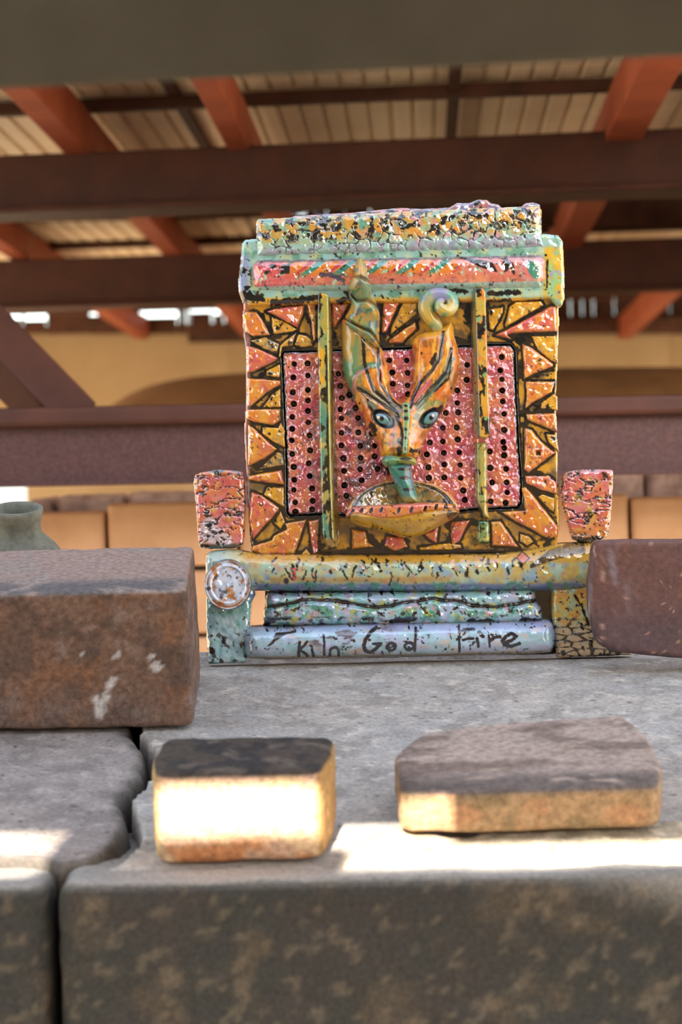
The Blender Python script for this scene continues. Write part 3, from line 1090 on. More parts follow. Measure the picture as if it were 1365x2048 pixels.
def col_in(x, y, d, n):
    p = Paint(x, y, rgb(186, 214, 232), 161)
    p.blot(rgb(160, 200, 206), 18, 0.54, 0.05, 1, ax=2)
    p.blot(rgb(190, 200, 228), 20, 0.55, 0.05, 2, ax=2)
    p.mix(rgb(150, 150, 200), sstep(1268, 1256, y) * 0.5)
    p.blot(rgb(120, 112, 118), 13, 0.60, 0.03, 3, ax=2.6, within=sstep(1300, 1285, y) * sstep(560, 640, x) * sstep(820, 740, x))
    p.blot(rgb(206, 190, 180), 13, 0.66, 0.04, 4, ax=2)
    p.mix(rgb(150, 160, 172), sstep(540, 490, x) * 0.6)
    p.mix(rgb(110, 150, 200), sstep(1098, 1112, x) * 0.7)
    p.blot(rgb(50, 44, 44), 8, 0.685, 0.015, 5)
    p.mix(rgb(196, 176, 150), sstep(1306, 1312, y + 4 * (n - .5) + (x - 800) * 0.02) * 0.8)
    for k in range(6):
        p.stroke(rgb(44, 38, 36), [(537 + k * 2, 1291 - k * 1), (552, 1280 - k * 2.6), (572 + k * 4, 1266 - k * 0.5)], 1.4, rough=0.7)
    for pts, wd in LETTERS:
        p.stroke(rgb(34, 30, 38), pts, wd * 1.25, rough=0.4, soft=0.8)
    p.specks(rgb(40, 36, 40), 4.5, 0.955)
    return p.c


relief('inscribed_roll', plaque, smooth_poly(IN_, 1), -16, 62, 33, M['glaze'], col_in, step=1.15, amp=1.6, nsc=12, seed=161, wb=-30, wref=34)

# --- mask -----------------------------------------------------------------
HEAD = [(682, 642), (688, 634), (705, 641), (735, 654), (748, 672), (760, 690), (767, 698), (773, 714), (781, 757), (783, 779), (790, 795), (802, 803),
        (809, 803), (818, 795), (825, 772), (829, 742), (828, 728), (825, 700), (827, 680), (836, 666), (868, 658), (888, 648), (903, 640),
        (909, 649), (912, 674), (920, 700), (923, 725), (920, 755), (908, 787), (892, 813), (884, 826), (871, 848), (855, 875), (845, 893),
        (840, 918), (764, 918), (758, 897), (752, 878), (740, 863), (731, 844), (721, 822), (710, 798), (696, 772), (686, 750), (683, 699)]
EYE_L = (767, 838, 18.5, 11.5, math.radians(32))
EYE_R = (862, 836, 19.5, 11.5, math.radians(-36))


def ell(x, y, e, k=1.0):
    cx, cy, rx, ry, a = e
    dx, dy = x - cx, y - cy
    c, s = math.cos(a), math.sin(a)
    u, v = (dx * c + dy * s) / (rx * k), (-dx * s + dy * c) / (ry * k)
    return np.hypot(u, v)


def head_ext(x, y, d):
    w = 26 * sstep(700, 900, y) * np.exp(-((x - 811) / 34.0) ** 2)
    w = w - 6 * (1 - sstep(0.9, 1.6, ell(x, y, EYE_L))) - 6 * (1 - sstep(0.9, 1.6, ell(x, y, EYE_R)))
    # folds raked down from the ears to the brow
    for pts, a in (([(722, 780), (760, 806), (798, 838)], -4), ([(735, 745), (748, 785), (790, 818), (803, 836)], -4),
                   ([(757, 690), (760, 760), (780, 800)], -3), ([(700, 800), (715, 755), (742, 735)], 5),
                   ([(888, 660), (878, 722), (845, 775), (820, 812)], -4), ([(903, 700), (893, 745), (862, 785), (835, 815)], -4),
                   ([(840, 690), (836, 740)], 3)):
        w = w + a * np.exp(-(seg_dist(x, y, pts) / 4.0) ** 2)
    return w


def col_head(x, y, d, n):
    p = Paint(x, y, ORG, 171)
    p.blot(rgb(230, 156, 46), 26, 0.50, 0.06, 1)
    p.blot(rgb(206, 104, 40), 20, 0.56, 0.06, 2)
    p.blot(rgb(150, 92, 42), 8, 0.56, 0.06, 21, ay=3.2)
    p.blot(rgb(236, 172, 60), 8, 0.60, 0.06, 22, ay=3.0)
    lo = (x < 800)
    g = sstep(0.35, 0.65, (735 - x) / 60 + (745 - y) / 140 + 0.6 * (fbm((x / 18, y / 40), 3) - .5) + 0.35) * lo * sstep(775, 735, y + (x - 700) * 0.6 - 20)
    p.mix(rgb(176, 142, 70), g * 0.9)
    p.blot(rgb(88, 132, 92), 18, 0.52, 0.05, 4, ay=2.2, within=sstep(735, 700, x) * sstep(790, 760, y))
    p.mix(rgb(78, 122, 88), sstep(9, 4, seg_dist(x, y, [(706, 792), (703, 765), (712, 745), (735, 732), (757, 730)])) * 0.9)
    p.mix(rgb(170, 110, 96), sstep(4, 2, seg_dist(x, y, [(709, 785), (708, 762), (718, 745), (738, 736)])))
    p.mix(rgb(206, 122, 60), sstep(10, 6, seg_dist(x, y, [(690, 640), (720, 655), (745, 668)])))
    # right ear: yellow rim and green folds
    p.mix(rgb(228, 166, 50), sstep(682, 668, y) * (x > 810) * 0.8)
    ink = rgb(38, 28, 20)
    p.stroke(rgb(92, 108, 70), [(902, 720), (890, 750), (862, 782), (838, 812)], 7, rough=0.5)
    p.stroke(rgb(196, 92, 84), [(860, 765), (838, 788), (824, 806)], 5, rough=0.5)
    p.stroke(rgb(128, 112, 60), [(722, 778), (765, 802), (798, 832)], 7, rough=0.4)
    p.stroke(rgb(132, 104, 56), [(745, 775), (778, 800), (802, 824)], 5, rough=0.4)
    for pts, w in (([(726, 668), (727, 690), (730, 730), (738, 755), (748, 780), (775, 802), (800, 832)], 3.4),
                   ([(757, 688), (758, 730), (762, 770), (785, 800), (804, 816)], 2.6),
                   ([(716, 776), (745, 795), (772, 812), (790, 826), (803, 858), (805, 890)], 3.2),
                   ([(887, 664), (884, 690), (880, 716), (865, 740), (840, 768), (826, 795), (822, 815)], 3.4),
                   ([(903, 698), (900, 720), (893, 745), (872, 768), (850, 790), (832, 810)], 3.4),
                   ([(905, 735), (897, 758), (870, 782)], 2.2),
                   ([(736, 800), (738, 812), (748, 824), (752, 826)], 3.2),
                   ([(872, 712), (865, 725)], 5.5)):
        p.stroke(ink, pts, w, rough=0.5)
    p.mix(rgb(110, 116, 96), sstep(6, 3, seg_dist(x, y, [(741, 806), (752, 815)])))
    p.mix(rgb(126, 132, 74), sstep(8, 4, seg_dist(x, y, [(832, 836), (842, 822), (860, 808), (880, 806)])) * 0.8)
    p.mix(rgb(20, 16, 14), sstep(1.5, 1.38, ell(x, y, EYE_L)))
    p.mix(rgb(20, 16, 14), sstep(1.5, 1.38, ell(x, y, EYE_R)))
    p.stroke(ink, [(878, 818), (884, 814)], 4)
    p.blot(rgb(70, 56, 60), 10, 0.56, 0.03, 6, within=sstep(18, 8, np.hypot(x - 778, y - 877)))
    p.blot(rgb(232, 170, 150), 12, 0.54, 0.04, 7, within=sstep(24, 10, np.hypot(x - 836, y - 880)))  # pale cheek glaze patch with its highlight painted into the colour
    p.stroke(ink, [(744, 850), (750, 866)], 5, rough=1.3)
    p.stroke(ink, [(800, 880), (800, 906)], 5, rough=1.0)
    p.stroke(ink, [(822, 902), (838, 903)], 4, rough=1.2)
    p.blot(ink, 9, 0.77, 0.015, 9)
    return p.c


relief('mask_head', plaque, smooth_poly(HEAD, 1), 2, 38, 26, M['glaze_soft'], col_head, grit=0.35, step=1.25, amp=1.8, nsc=16, seed=171, extra=head_ext, wb=-6, wref=34)

for e, pu, hl in ((EYE_L, (764, 837.5), (757.5, 834.5)), (EYE_R, (863, 836), (867, 831))):
    cx, cy, rx, ry, a = e
    pts = []
    for t in np.linspace(0, 2 * math.pi, 26, endpoint=False):
        u, v = rx * math.cos(t), ry * math.sin(t) * (1 - 0.25 * math.cos(t) ** 2)
        pts.append((cx + u * math.cos(a) - v * math.sin(a), cy + u * math.sin(a) + v * math.cos(a)))

    def col_eye(x, y, d, n, pu=pu, hl=hl):
        p = Paint(x, y, rgb(92, 146, 134), 181)
        p.blot(rgb(110, 140, 160), 12, 0.52, 0.06, 1)
        p.dot(rgb(16, 14, 14), pu[0], pu[1], 4.2, 4.6)
        p.dot(rgb(240, 216, 200), hl[0], hl[1], 3.0, 3.2)
        p.mix(rgb(20, 16, 14), 1 - sstep(0.8, 2.2, d))
        return p.c
    relief('eye', plaque, pts, 36, 9, 11, M['glaze_soft'], col_eye, grit=0, step=0.8, seed=181, wb=28, wref=44, wob=0.2)

NOSE = [(805, 806), (813, 803), (821, 806), (823, 830), (819, 870), (815, 909), (805, 909), (806, 870), (804, 835)]


def col_nose(x, y, d, n):
    p = Paint(x, y, rgb(150, 158, 80), 191)
    p.blot(rgb(120, 156, 104), 18, 0.52, 0.05, 1, ay=2)
    p.blot(rgb(196, 130, 110), 12, 0.66, 0.04, 2, ay=2)
    for dx, dy, rx, ry in ((812, 811, 5, 3), (812, 822, 5, 3), (812.5, 837, 6, 4), (811, 859, 4, 3.2), (811, 876, 3.4, 3), (811, 898, 2.6, 4)):
        p.dot(rgb(44, 40, 26), dx, dy, rx, ry)
    return p.c


relief('nose_stripe', plaque, NOSE, 56, 9, 7, M['glaze_soft'], col_nose, step=1.1, seed=191, wb=26, wref=60, wob=0.4,
       extra=lambda x, y, d: 14 * sstep(800, 905, y) - 8)

TNG = [(776, 926), (790, 924), (824, 924), (825, 950), (831, 975), (839, 998), (838, 1008), (812, 1010), (801, 992), (791, 968), (780, 945)]


def col_tng(x, y, d, n):
    p = Paint(x, y, rgb(66, 122, 112), 201)
    p.blot(rgb(92, 120, 138), 22, 0.50, 0.06, 1)
    p.blot(rgb(52, 128, 104), 18, 0.58, 0.05, 2)
    p.mix(rgb(140, 140, 70), sstep(988, 1000, y))
    for dx, dy, rx in ((808, 938, 13), (811, 956, 11), (817, 979, 11)):
        p.dot(rgb(40, 38, 40), dx, dy, rx, 3.6, soft=.2)
    p.specks(rgb(40, 44, 44), 5, 0.95)
    return p.c


relief('snout', plaque, smooth_poly(TNG), 44, 26, 20, M['glaze_soft'], col_tng, grit=0.3, step=1.2, amp=1.0, seed=201, wb=18, wref=64, wob=0.4,
       extra=lambda x, y, d: 8 * sstep(1000, 930, y))

LIP = [(763, 921), (770, 910), (785, 909), (800, 913), (826, 911), (836, 921), (835, 930), (822, 931), (800, 927), (785, 934), (770, 934)]


def col_lip(x, y, d, n):
    p = Paint(x, y, rgb(92, 136, 84), 211)
    p.mix(rgb(164, 160, 66), sstep(785, 812, x))
    p.blot(rgb(70, 120, 96), 14, 0.55, 0.05, 1, within=sstep(810, 780, x))
    p.dot(rgb(36, 32, 20), 812, 917.5, 12, 3.6)
    return p.c


relief('lip', plaque, smooth_poly(LIP), 58, 24, 12, M['glaze_soft'], col_lip, step=1.1, amp=1.0, seed=211, wb=24, wref=76, wob=0.4)

HORN = [(718, 513), (724, 516), (730, 524), (737, 538), (736, 550), (742, 564), (744, 579), (749, 595), (756, 608), (761, 626), (761, 646),
        (760, 668), (762, 700), (735, 690), (712, 668), (690, 650), (688, 634), (699, 617), (704, 604), (698, 592), (697, 576), (702, 564), (709, 548), (711, 526)]
TW = [[(707, 553), (722, 553), (741, 564)], [(697, 580), (712, 598), (735, 598), (757, 611)], [(686, 634), (715, 648), (742, 660), (764, 692)]]


TW = [[tuple(q) for q in np.array([np.interp(np.linspace(0, 1, 9), np.linspace(0, 1, len(l)), [p[k] for p in l]) for k in (0, 1)]).T] for l in TW]
TW = [[(x_, y_ + 4 * math.sin(math.pi * i_ / 8)) for i_, (x_, y_) in enumerate(l)] for l in TW]


def horn_ext(x, y, d):
    w = 24 * sstep(625, 550, y)
    for pts in TW:
        yl = lerp_line_x(x, pts)
        q = y - yl
        w += -9 * np.exp(-(seg_dist(x, y, pts) / 3.0) ** 2) + 11 * sstep(0, 8, q) * sstep(40, 10, q)
    return w


def lerp_line_x(x, pts):
    return np.interp(x, [p[0] for p in pts], [p[1] for p in pts])


def col_horn(x, y, d, n):
    p = Paint(x, y, rgb(172, 140, 66), 221)
    p.blot(rgb(206, 146, 50), 18, 0.52, 0.05, 1, ay=1.5)
    p.blot(rgb(116, 140, 100), 18, 0.53, 0.05, 2, ay=1.5)
    p.blot(rgb(96, 108, 104), 12, 0.60, 0.05, 3)
    p.blot(rgb(70, 116, 80), 9, 0.66, 0.04, 4)
    for pts in TW:
        p.stroke(rgb(110, 84, 48), pts, 1.6, rough=.6)
    return p.c


relief('twisted_horn', plaque, smooth_poly(HORN), 10, 36, 22, M['glaze_soft'], col_horn, grit=0.35, step=1.2, amp=1.4, nsc=12, seed=221, extra=horn_ext, wb=2, wref=34)


def tube(name, parent, pts, radii, ws, mat, colf, nseg=18, sub=6):
    pts, radii, ws = np.array(pts, float), np.array(radii, float), np.array(ws, float)
    t = np.arange(len(pts))
    tt = np.linspace(0, len(pts) - 1, (len(pts) - 1) * sub + 1)

    def cr(v):  # catmull-rom
        i = np.clip(np.floor(tt).astype(int), 0, len(v) - 2)
        f = tt - i
        p0, p1, p2, p3 = v[np.maximum(i - 1, 0)], v[i], v[i + 1], v[np.minimum(i + 2, len(v) - 1)]
        return 0.5 * (2 * p1 + (p2 - p0) * f + (2 * p0 - 5 * p1 + 4 * p2 - p3) * f ** 2 + (3 * p1 - p0 - 3 * p2 + p3) * f ** 3)
    cx, cy, r, w = cr(pts[:, 0]), cr(pts[:, 1]), cr(radii), cr(ws)
    dx, dy = np.gradient(cx), np.gradient(cy)
    L_ = np.hypot(dx, dy) + 1e-9
    nx, ny = -dy / L_, dx / L_
    V, Q = [], []
    a = np.linspace(0, 2 * math.pi, nseg, endpoint=False)
    xs, ys, wsx = [], [], []
    for k in range(len(cx)):
        end = min(k, len(cx) - 1 - k)
        rr = r[k] * (math.sqrt(1 - (1 - min(1, (end + 0.15) / 4.0)) ** 2))
        xs.append(cx[k] + nx[k] * np.cos(a) * rr)
        ys.append(cy[k] + ny[k] * np.cos(a) * rr)
        wsx.append(w[k] + np.sin(a) * rr)
    n = len(cx)
    for k in range(n - 1):
        for j in range(nseg):
            Q.append((k * nseg + j, k * nseg + (j + 1) % nseg, (k + 1) * nseg + (j + 1) % nseg, (k + 1) * nseg + j))
    Q.append(tuple(range(nseg))[::-1])
    Q.append(tuple((n - 1) * nseg + j for j in range(nseg)))
    x, y, w_ = np.concatenate(xs), np.concatenate(ys), np.concatenate(wsx)
    me = mesh_np(name, plq(x, y, w_, float(np.mean(ws))), Q, colf(x, y, w_))
    return link(name, me, parent, mat)


tube('curled_horn', plaque,
     [(880, 666), (874, 650), (861, 634), (853, 613), (862, 597), (882, 591), (900, 597), (905, 611), (896, 622), (882, 618), (880, 606), (890, 601)],
     [10, 12, 14.5, 17, 18.5, 16.5, 14.5, 13.5, 13, 12, 9, 5],
     [16, 24, 28, 28, 28, 30, 34, 40, 46, 50, 50, 44], M['glaze_soft'],
     lambda x, y, w: Paint(x, y, rgb(172, 168, 110), 231).blot(rgb(136, 132, 166), 22, 0.48, 0.05, 1, within=sstep(612, 596, y))
     .blot(rgb(206, 166, 66), 20, 0.50, 0.05, 2, within=sstep(596, 612, y)).blot(rgb(84, 152, 116), 13, 0.60, 0.04, 3).c)

# --- bowl -----------------------------------------------------------------
BIN = [(692, 1024), (697, 1010), (716, 986), (757, 965), (786, 957), (830, 958), (872, 966), (904, 988), (918, 1008), (920, 1024), (880, 1020), (740, 1026)]


def bin_ext(x, y, d):
    q = np.hypot((x - 806) / 114, (y - 1018) / 62)
    return -22 * (1 - sstep(0.2, 0.92, q)) - 6 * np.exp(-((q - 0.86) / 0.03) ** 2) + (y - 960) * 0.55


def col_bin(x, y, d, n):
    p = Paint(x, y, rgb(176, 136, 62), 241)
    p.blot(rgb(146, 106, 48), 20, 0.54, 0.05, 1)
    p.blot(rgb(120, 120, 70), 16, 0.58, 0.05, 2)
    p.blot(rgb(60, 44, 28), 11, 0.62, 0.04, 3)
    q = np.hypot((x - 806) / 114, (y - 1018) / 62)
    p.mix(rgb(30, 22, 16), sstep(0.035, 0.015, np.abs(q - 0.85)) * sstep(0.4, 0.5, fbm((x / 30, y / 30), 5)))
    p.mix(rgb(214, 146, 66), sstep(0.88, 0.92, q))
    return p.c


relief('bowl_interior', plaque, smooth_poly(BIN), 2, 18, 6, M['glaze_wet'], col_bin, step=1.3, amp=2.2, nsc=9, seed=241, extra=bin_ext, wb=-4, wref=30)

BOWL = [(691, 1028), (700, 1017), (716, 1013), (768, 1011), (826, 1008), (881, 1006), (908, 1009), (921, 1018), (923, 1029), (900, 1045), (864, 1062),
        (846, 1073), (812, 1078), (783, 1069), (753, 1060), (717, 1053), (696, 1042)]
RIMLOW = [(690, 1034), (715, 1033), (745, 1038), (770, 1040), (800, 1036), (830, 1027), (870, 1023), (900, 1022), (925, 1024)]


def col_bowl(x, y, d, n):
    p = Paint(x, y, rgb(206, 160, 46), 251)
    p.blot(rgb(188, 140, 44), 26, 0.52, 0.06, 1)
    p.mix(rgb(186, 130, 70), sstep(850, 890, x) * 0.8)
    p.blot(rgb(90, 66, 34), 12, 0.60, 0.03, 2, ax=2.2, within=0.3 + 0.7 * sstep(850, 880, x))
    p.blot(BLK, 9, 0.72, 0.02, 4)
    return p.c


relief('bowl', plaque, smooth_poly(BOWL), 20, 62, 44, M['glaze_soft'], col_bowl, step=1.3, amp=1.5, nsc=20, seed=251, wb=-2, wref=66,
       extra=lambda x, y, d: 8 * sstep(1050, 1012, y))

RIM = [(690, 1029), (699, 1016), (716, 1011), (768, 1009), (826, 1006), (881, 1004), (909, 1008), (922, 1018), (921, 1025), (898, 1021), (868, 1023),
       (832, 1028), (800, 1036), (770, 1039), (745, 1037), (716, 1033), (694, 1036)]


def slots(x, y):
    m = np.zeros_like(x)
    for sx, sy in ((707, 1024), (724, 1022), (743, 1021), (763, 1020), (798, 1021), (823, 1020), (850, 1018), (871, 1014), (890, 1012), (908, 1014)):
        m = np.maximum(m, 1 - sstep(0.8, 1.15, np.hypot((x - sx - (1020 - y) * 0.3) / 3.2, (y - sy) / 6.0)))
    return m


def col_rim(x, y, d, n):
    p = Paint(x, y, rgb(222, 134, 62), 261)
    p.blot(rgb(212, 108, 86), 20, 0.52, 0.05, 1)
    p.mix(rgb(206, 100, 92), sstep(740, 700, x) * 0.7)
    m = slots(x, y)
    p.mix(np.where(x[:, None] < 835, rgb(110, 124, 146), rgb(40, 32, 28)), m)
    p.blot(BLK, 9, 0.70, 0.02, 4)
    return p.c


relief('bowl_rim', plaque, smooth_poly(RIM), 60, 18, 8, M['glaze'], col_rim, step=1.2, amp=1.4, seed=261, wb=30, wref=76,
       extra=lambda x, y, d: -7 * slots(x, y) - 26 * (np.abs(x - 806) / 116) ** 2 + 8)

# ------------------------------------------------------------------ the kiln the plaque stands on
SL = math.radians(10.0)
T_ = Vector((0, math.cos(SL), math.sin(SL)))
N_ = Vector((0, -math.sin(SL), math.cos(SL)))
O_ = P(682.5, 1745, 2.0)


def on_slope(px, py, off=0.0):
    """plan position (metres across, metres up the slope) where a pixel meets the slope, raised by off"""
    d = ray(px, py)
    c = Vector((0, 0, EYE))
    o = O_ + N_ * off
    t = (o - c).dot(N_) / d.dot(N_)
    q = c + d * t - o
    return q.x, q.dot(T_)


def slope_frame(x, t, yaw=0.0, off=0.0):
    o = O_ + Vector((x, 0, 0)) + T_ * t + N_ * off
    m = Matrix(((1, T_.x, N_.x, o.x), (0, T_.y, N_.y, o.y), (0, T_.z, N_.z, o.z), (0, 0, 0, 1)))
    return m @ Matrix.Rotation(yaw, 4, 'Z')


kiln = empty('kiln', Matrix.Translation((0, 2.3, 0)))
tag(kiln, 'grey cracked kiln with sloping plastered top and dark front blocks under the plaque', 'kiln')
KINV = kiln.matrix_world.inverted()


def slab(name, poly_px, step, r, thick, colf, seed, amp=1.4, off=0.0, parent=kiln, H=0.0, nsc=60, mat=None, wob=2.0):
    pl = [tuple(1000 * v for v in on_slope(*p)) for p in poly_px]
    pl = pl[::-1] if False else pl

    def wfun(x, y, d):
        t = np.clip(d / r, 0, 1)
        n = fbm((x / nsc, y / nsc), seed, 5)
        w = off * 1000 - thick * (1 - np.sqrt(np.clip(1 - (1 - t) ** 2, 0, 1))) + amp * 2 * (n - .5) + H - 0.185 * np.maximum(0, y - 684) + 0.42 * np.maximum(0, y - 724)
        return w, n
    x, y, w, q, c = grid_relief(pl, step, wfun, colf, wob, seed, -thick * 1.6, wsc=4)
    V = np.stack([x, y, w], 1) / 1000.0
    m = KINV @ slope_frame(0, 0)
    m3 = np.array(m.to_3x3())
    V = V @ m3.T + np.array(m.translation)
    # grid rows run up the slope: flip winding so that normals face up
    me = mesh_np(name, V, q[:, ::-1], c)
    return link(name, me, parent, mat or M['stone'])


def col_slab(base, alt, seed, dark=None):
    def f(x, y, d, n):
        p = Paint(x, y, base, seed)
        p.blot(alt, 90, 0.52, 0.08, 1)
        p.blot(base * 0.86, 26, 0.56, 0.06, 2)
        p.blot(np.minimum(base * 1.12, 1), 12, 0.64, 0.05, 3)
        p.specks(base * 0.6, 5, 0.93)
        if dark is not None:
            p.mix(dark, 1 - sstep(2, 20, d + 14 * (fbm((x / 30, y / 30), seed + 2) - .5)))  # dark rim paints the shade of the slab's overhanging edge
        return p.c
    return f


CRACK = [(274, 1330), (274, 1458), (268, 1466), (284, 1474), (290, 1490), (303, 1500), (302, 1520), (296, 1536), (300, 1548), (284, 1562), (280, 1576),
         (262, 1588), (252, 1600), (262, 1618), (268, 1640)]
CR_R = [(x_ + 6, y_) for x_, y_ in CRACK] + [(282, 1662), (270, 1694), (240, 1722), (196, 1745)]
CR_L = ([(180, 1728), (214, 1712), (244, 1690), (258, 1662)] + [(x_ - 5, y_) for x_, y_ in CRACK[::-1]])
slab('top_slab', CR_R + [(150, 1752), (1700, 1738), (1700, 1285), (292, 1302)], 3.5, 4, 30,
     col_slab(rgb(192, 181, 168), rgb(180, 174, 166), 5), 5)
slab('top_slab', [(-340, 1722), (-100, 1718), (60, 1722), (120, 1734)] + CR_L + [(-340, 1330)], 3.5, 10, 50,
     col_slab(rgb(168, 155, 145), rgb(160, 149, 142), 6, rgb(84, 78, 70)), 6, amp=1.8, wob=3)
RUB = [(680, 1742), (692, 1716), (720, 1692), (770, 1668), (800, 1654), (840, 1664), (880, 1684), (930, 1688), (1000, 1664), (1100, 1656), (1500, 1650), (1500, 1741)]
slab('mortar_ridge', RUB, 3.0, 12, 12, col_slab(rgb(206, 190, 164), rgb(190, 172, 144), 7), 7, amp=4.0, off=0.008, nsc=18, wob=6)


def ring_block(name, outline, height, r, mat, colf, amp=1.0, nsc=40, seed=0, mtx=None, parent=None, nz=8, ds=0.006, taper=0.0, inner=8,
               chaikin=2, lean=(0, 0)):
    """a rounded block: the outline in metres, extruded by height, every edge rounded by r"""
    pts = np.array(outline, float)
    area = 0.5 * np.sum(pts[:, 0] * np.roll(pts[:, 1], -1) - np.roll(pts[:, 0], -1) * pts[:, 1])
    if area < 0:
        pts = pts[::-1]
    # round plan corners by cutting them at distance r
    for it in range(chaikin):
        nx = np.roll(pts, -1, 0)
        L_ = np.hypot(*(nx - pts).T)[:, None]
        k = np.minimum(0.25, (r * (1.0 if it == 0 else 0.4)) / (L_ + 1e-9))
        pts = np.stack([pts + (nx - pts) * k, nx - (nx - pts) * k], 1).reshape(-1, 2)
    res = []
    for a, b in zip(pts, np.roll(pts, -1, 0)):
        n = max(1, int(round(np.hypot(*(b - a)) / ds)))
        for i in range(n):
            res.append(a + (b - a) * i / n)
    pts = np.array(res)
    c = pts.mean(0)
    tg = np.roll(pts, -1, 0) - np.roll(pts, 1, 0)
    nr = np.stack([tg[:, 1], -tg[:, 0]], 1)
    nr /= np.hypot(*nr.T)[:, None] + 1e-9
    rings, norms = [], []

    def add(inset, z, nz_, frac=None):
        p = pts - nr * inset
        if frac is not None:
            p = c + (pts - nr * r - c) * frac
        sh = 1 - taper * z / height
        p = c + (p - c) * sh
        rings.append(np.column_stack([p[:, 0] + lean[0] * z, p[:, 1] + lean[1] * z, np.full(len(p), z)]))
        a = math.sqrt(max(0, 1 - nz_ * nz_))
        norms.append(np.column_stack([nr * a, np.full(len(p), nz_)]))
    for fr in (0.3, 0.7):
        add(0, 0, -1, fr)
    for k in range(4):
        a = k / 4 * math.pi / 2
        add(r * (1 - math.sin(a)), r * (1 - math.cos(a)), -math.cos(a))
    for k in range(nz + 1):
        add(0, r + (height - 2 * r) * k / nz, 0)
    for k in range(1, 5):
        a = k / 4 * math.pi / 2
        add(r * (1 - math.cos(a)), height - r * (1 - math.sin(a)), math.sin(a))
    for k in range(1, inner + 1):
        add(0, height, 1, 1 - k / (inner + 0.6))
    V = np.concatenate(rings)
    Nn = np.concatenate(norms)
    m = len(pts)
    nrg = len(rings)
    i = np.arange(m)
    Q = []
    for k in range(nrg - 1):
        Q.append(np.stack([k * m + i, k * m + (i + 1) % m, (k + 1) * m + (i + 1) % m, (k + 1) * m + i], 1))
    Q = np.concatenate(Q)
    mm = V * 1000
    n1 = fbm((mm[:, 0] / nsc, mm[:, 1] / nsc, mm[:, 2] / nsc), seed, 5, 0.55)
    V = V + Nn * ((n1 - 0.5) * 2 * amp / 1000)[:, None]
    cols = colf(mm, Nn, n1) if colf else None
    Ql = [tuple(q) for q in Q] + [tuple(i[::-1]), tuple((nrg - 1) * m + i)]
    me = mesh_np(name, V, Ql, cols)
    o = link(name, me, parent, mat)
    if mtx is not None:
        if parent is not None:
            o.matrix_parent_inverse = parent.matrix_world.inverted()
        o.matrix_world = mtx
    return o


def p3(mm, sc, seed, octv=4):
    return fbm((mm[:, 0] / sc, mm[:, 1] / sc, mm[:, 2] / sc), seed, octv)


def mixc(c, col, m):
    m = np.clip(m, 0, 1)[:, None]
    return c * (1 - m) + np.asarray(col) * m


# front blocks (parts of the kiln)
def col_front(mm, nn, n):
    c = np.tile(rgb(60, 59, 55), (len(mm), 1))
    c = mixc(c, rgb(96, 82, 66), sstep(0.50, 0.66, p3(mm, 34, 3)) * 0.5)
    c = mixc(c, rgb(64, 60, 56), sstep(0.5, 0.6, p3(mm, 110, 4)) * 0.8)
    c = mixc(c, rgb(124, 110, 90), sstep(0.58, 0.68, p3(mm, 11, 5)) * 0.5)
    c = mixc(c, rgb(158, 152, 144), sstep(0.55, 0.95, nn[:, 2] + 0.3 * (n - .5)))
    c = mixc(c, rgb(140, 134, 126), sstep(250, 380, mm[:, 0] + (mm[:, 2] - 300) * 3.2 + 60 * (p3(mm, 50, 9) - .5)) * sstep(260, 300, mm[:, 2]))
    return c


tz = (P(682.5, 1768, 1.955)).z
x0, x1 = P(116, 1900, 1.955).x, 0.75
fb_h = 0.34
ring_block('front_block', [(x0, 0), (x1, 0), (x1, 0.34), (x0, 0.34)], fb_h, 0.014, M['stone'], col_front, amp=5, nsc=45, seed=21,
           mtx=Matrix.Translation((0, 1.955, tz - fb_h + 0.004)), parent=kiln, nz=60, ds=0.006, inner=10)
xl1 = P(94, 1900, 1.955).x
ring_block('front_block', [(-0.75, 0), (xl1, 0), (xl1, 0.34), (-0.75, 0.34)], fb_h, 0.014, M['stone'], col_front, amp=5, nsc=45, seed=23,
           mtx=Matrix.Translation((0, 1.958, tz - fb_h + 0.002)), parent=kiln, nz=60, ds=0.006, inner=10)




def box(name, lo, hi, mat, parent=None, bevel=0.004, mtx=None):
    bm = bmesh.new()
    bmesh.ops.create_cube(bm, size=1)
    lo, hi = Vector(lo), Vector(hi)
    c = (lo + hi) / 2
    for v in bm.verts:
        v.co = Vector(((v.co.x) * (hi.x - lo.x), v.co.y * (hi.y - lo.y), v.co.z * (hi.z - lo.z)))
    if bevel:
        bmesh.ops.bevel(bm, geom=list(bm.edges), offset=bevel, segments=2, profile=0.5, affect='EDGES')
    me = bpy.data.meshes.new(name)
    bm.to_mesh(me)
    bm.free()
    o = link(name, me, parent, mat)
    m = Matrix.Translation(c)
    if mtx is not None:
        m = mtx @ m
    if parent is not None:
        o.matrix_parent_inverse = parent.matrix_world.inverted()
    o.matrix_world = m
    return o


box('kiln_body', (-0.72, 2.05, 0.0), (0.74, 2.74, tz - 0.06), M['dark'], kiln, 0.01)
box('kiln_filling', (-0.70, 0.06, -0.20), (0.74, 0.70, -0.045), M['dark'], kiln, 0.004, slope_frame(0, 0))
box('lower_wall', (-0.75, 1.97, 0.0), (0.75, 2.05, tz - fb_h), M['stone'] and M['dark'], kiln, 0.01)

# ------------------------------------------------------------------ loose bricks on the kiln
# big brick on the left
xr, t0 = on_slope(388, 1461)
WHITE = rgb(226, 220, 216)


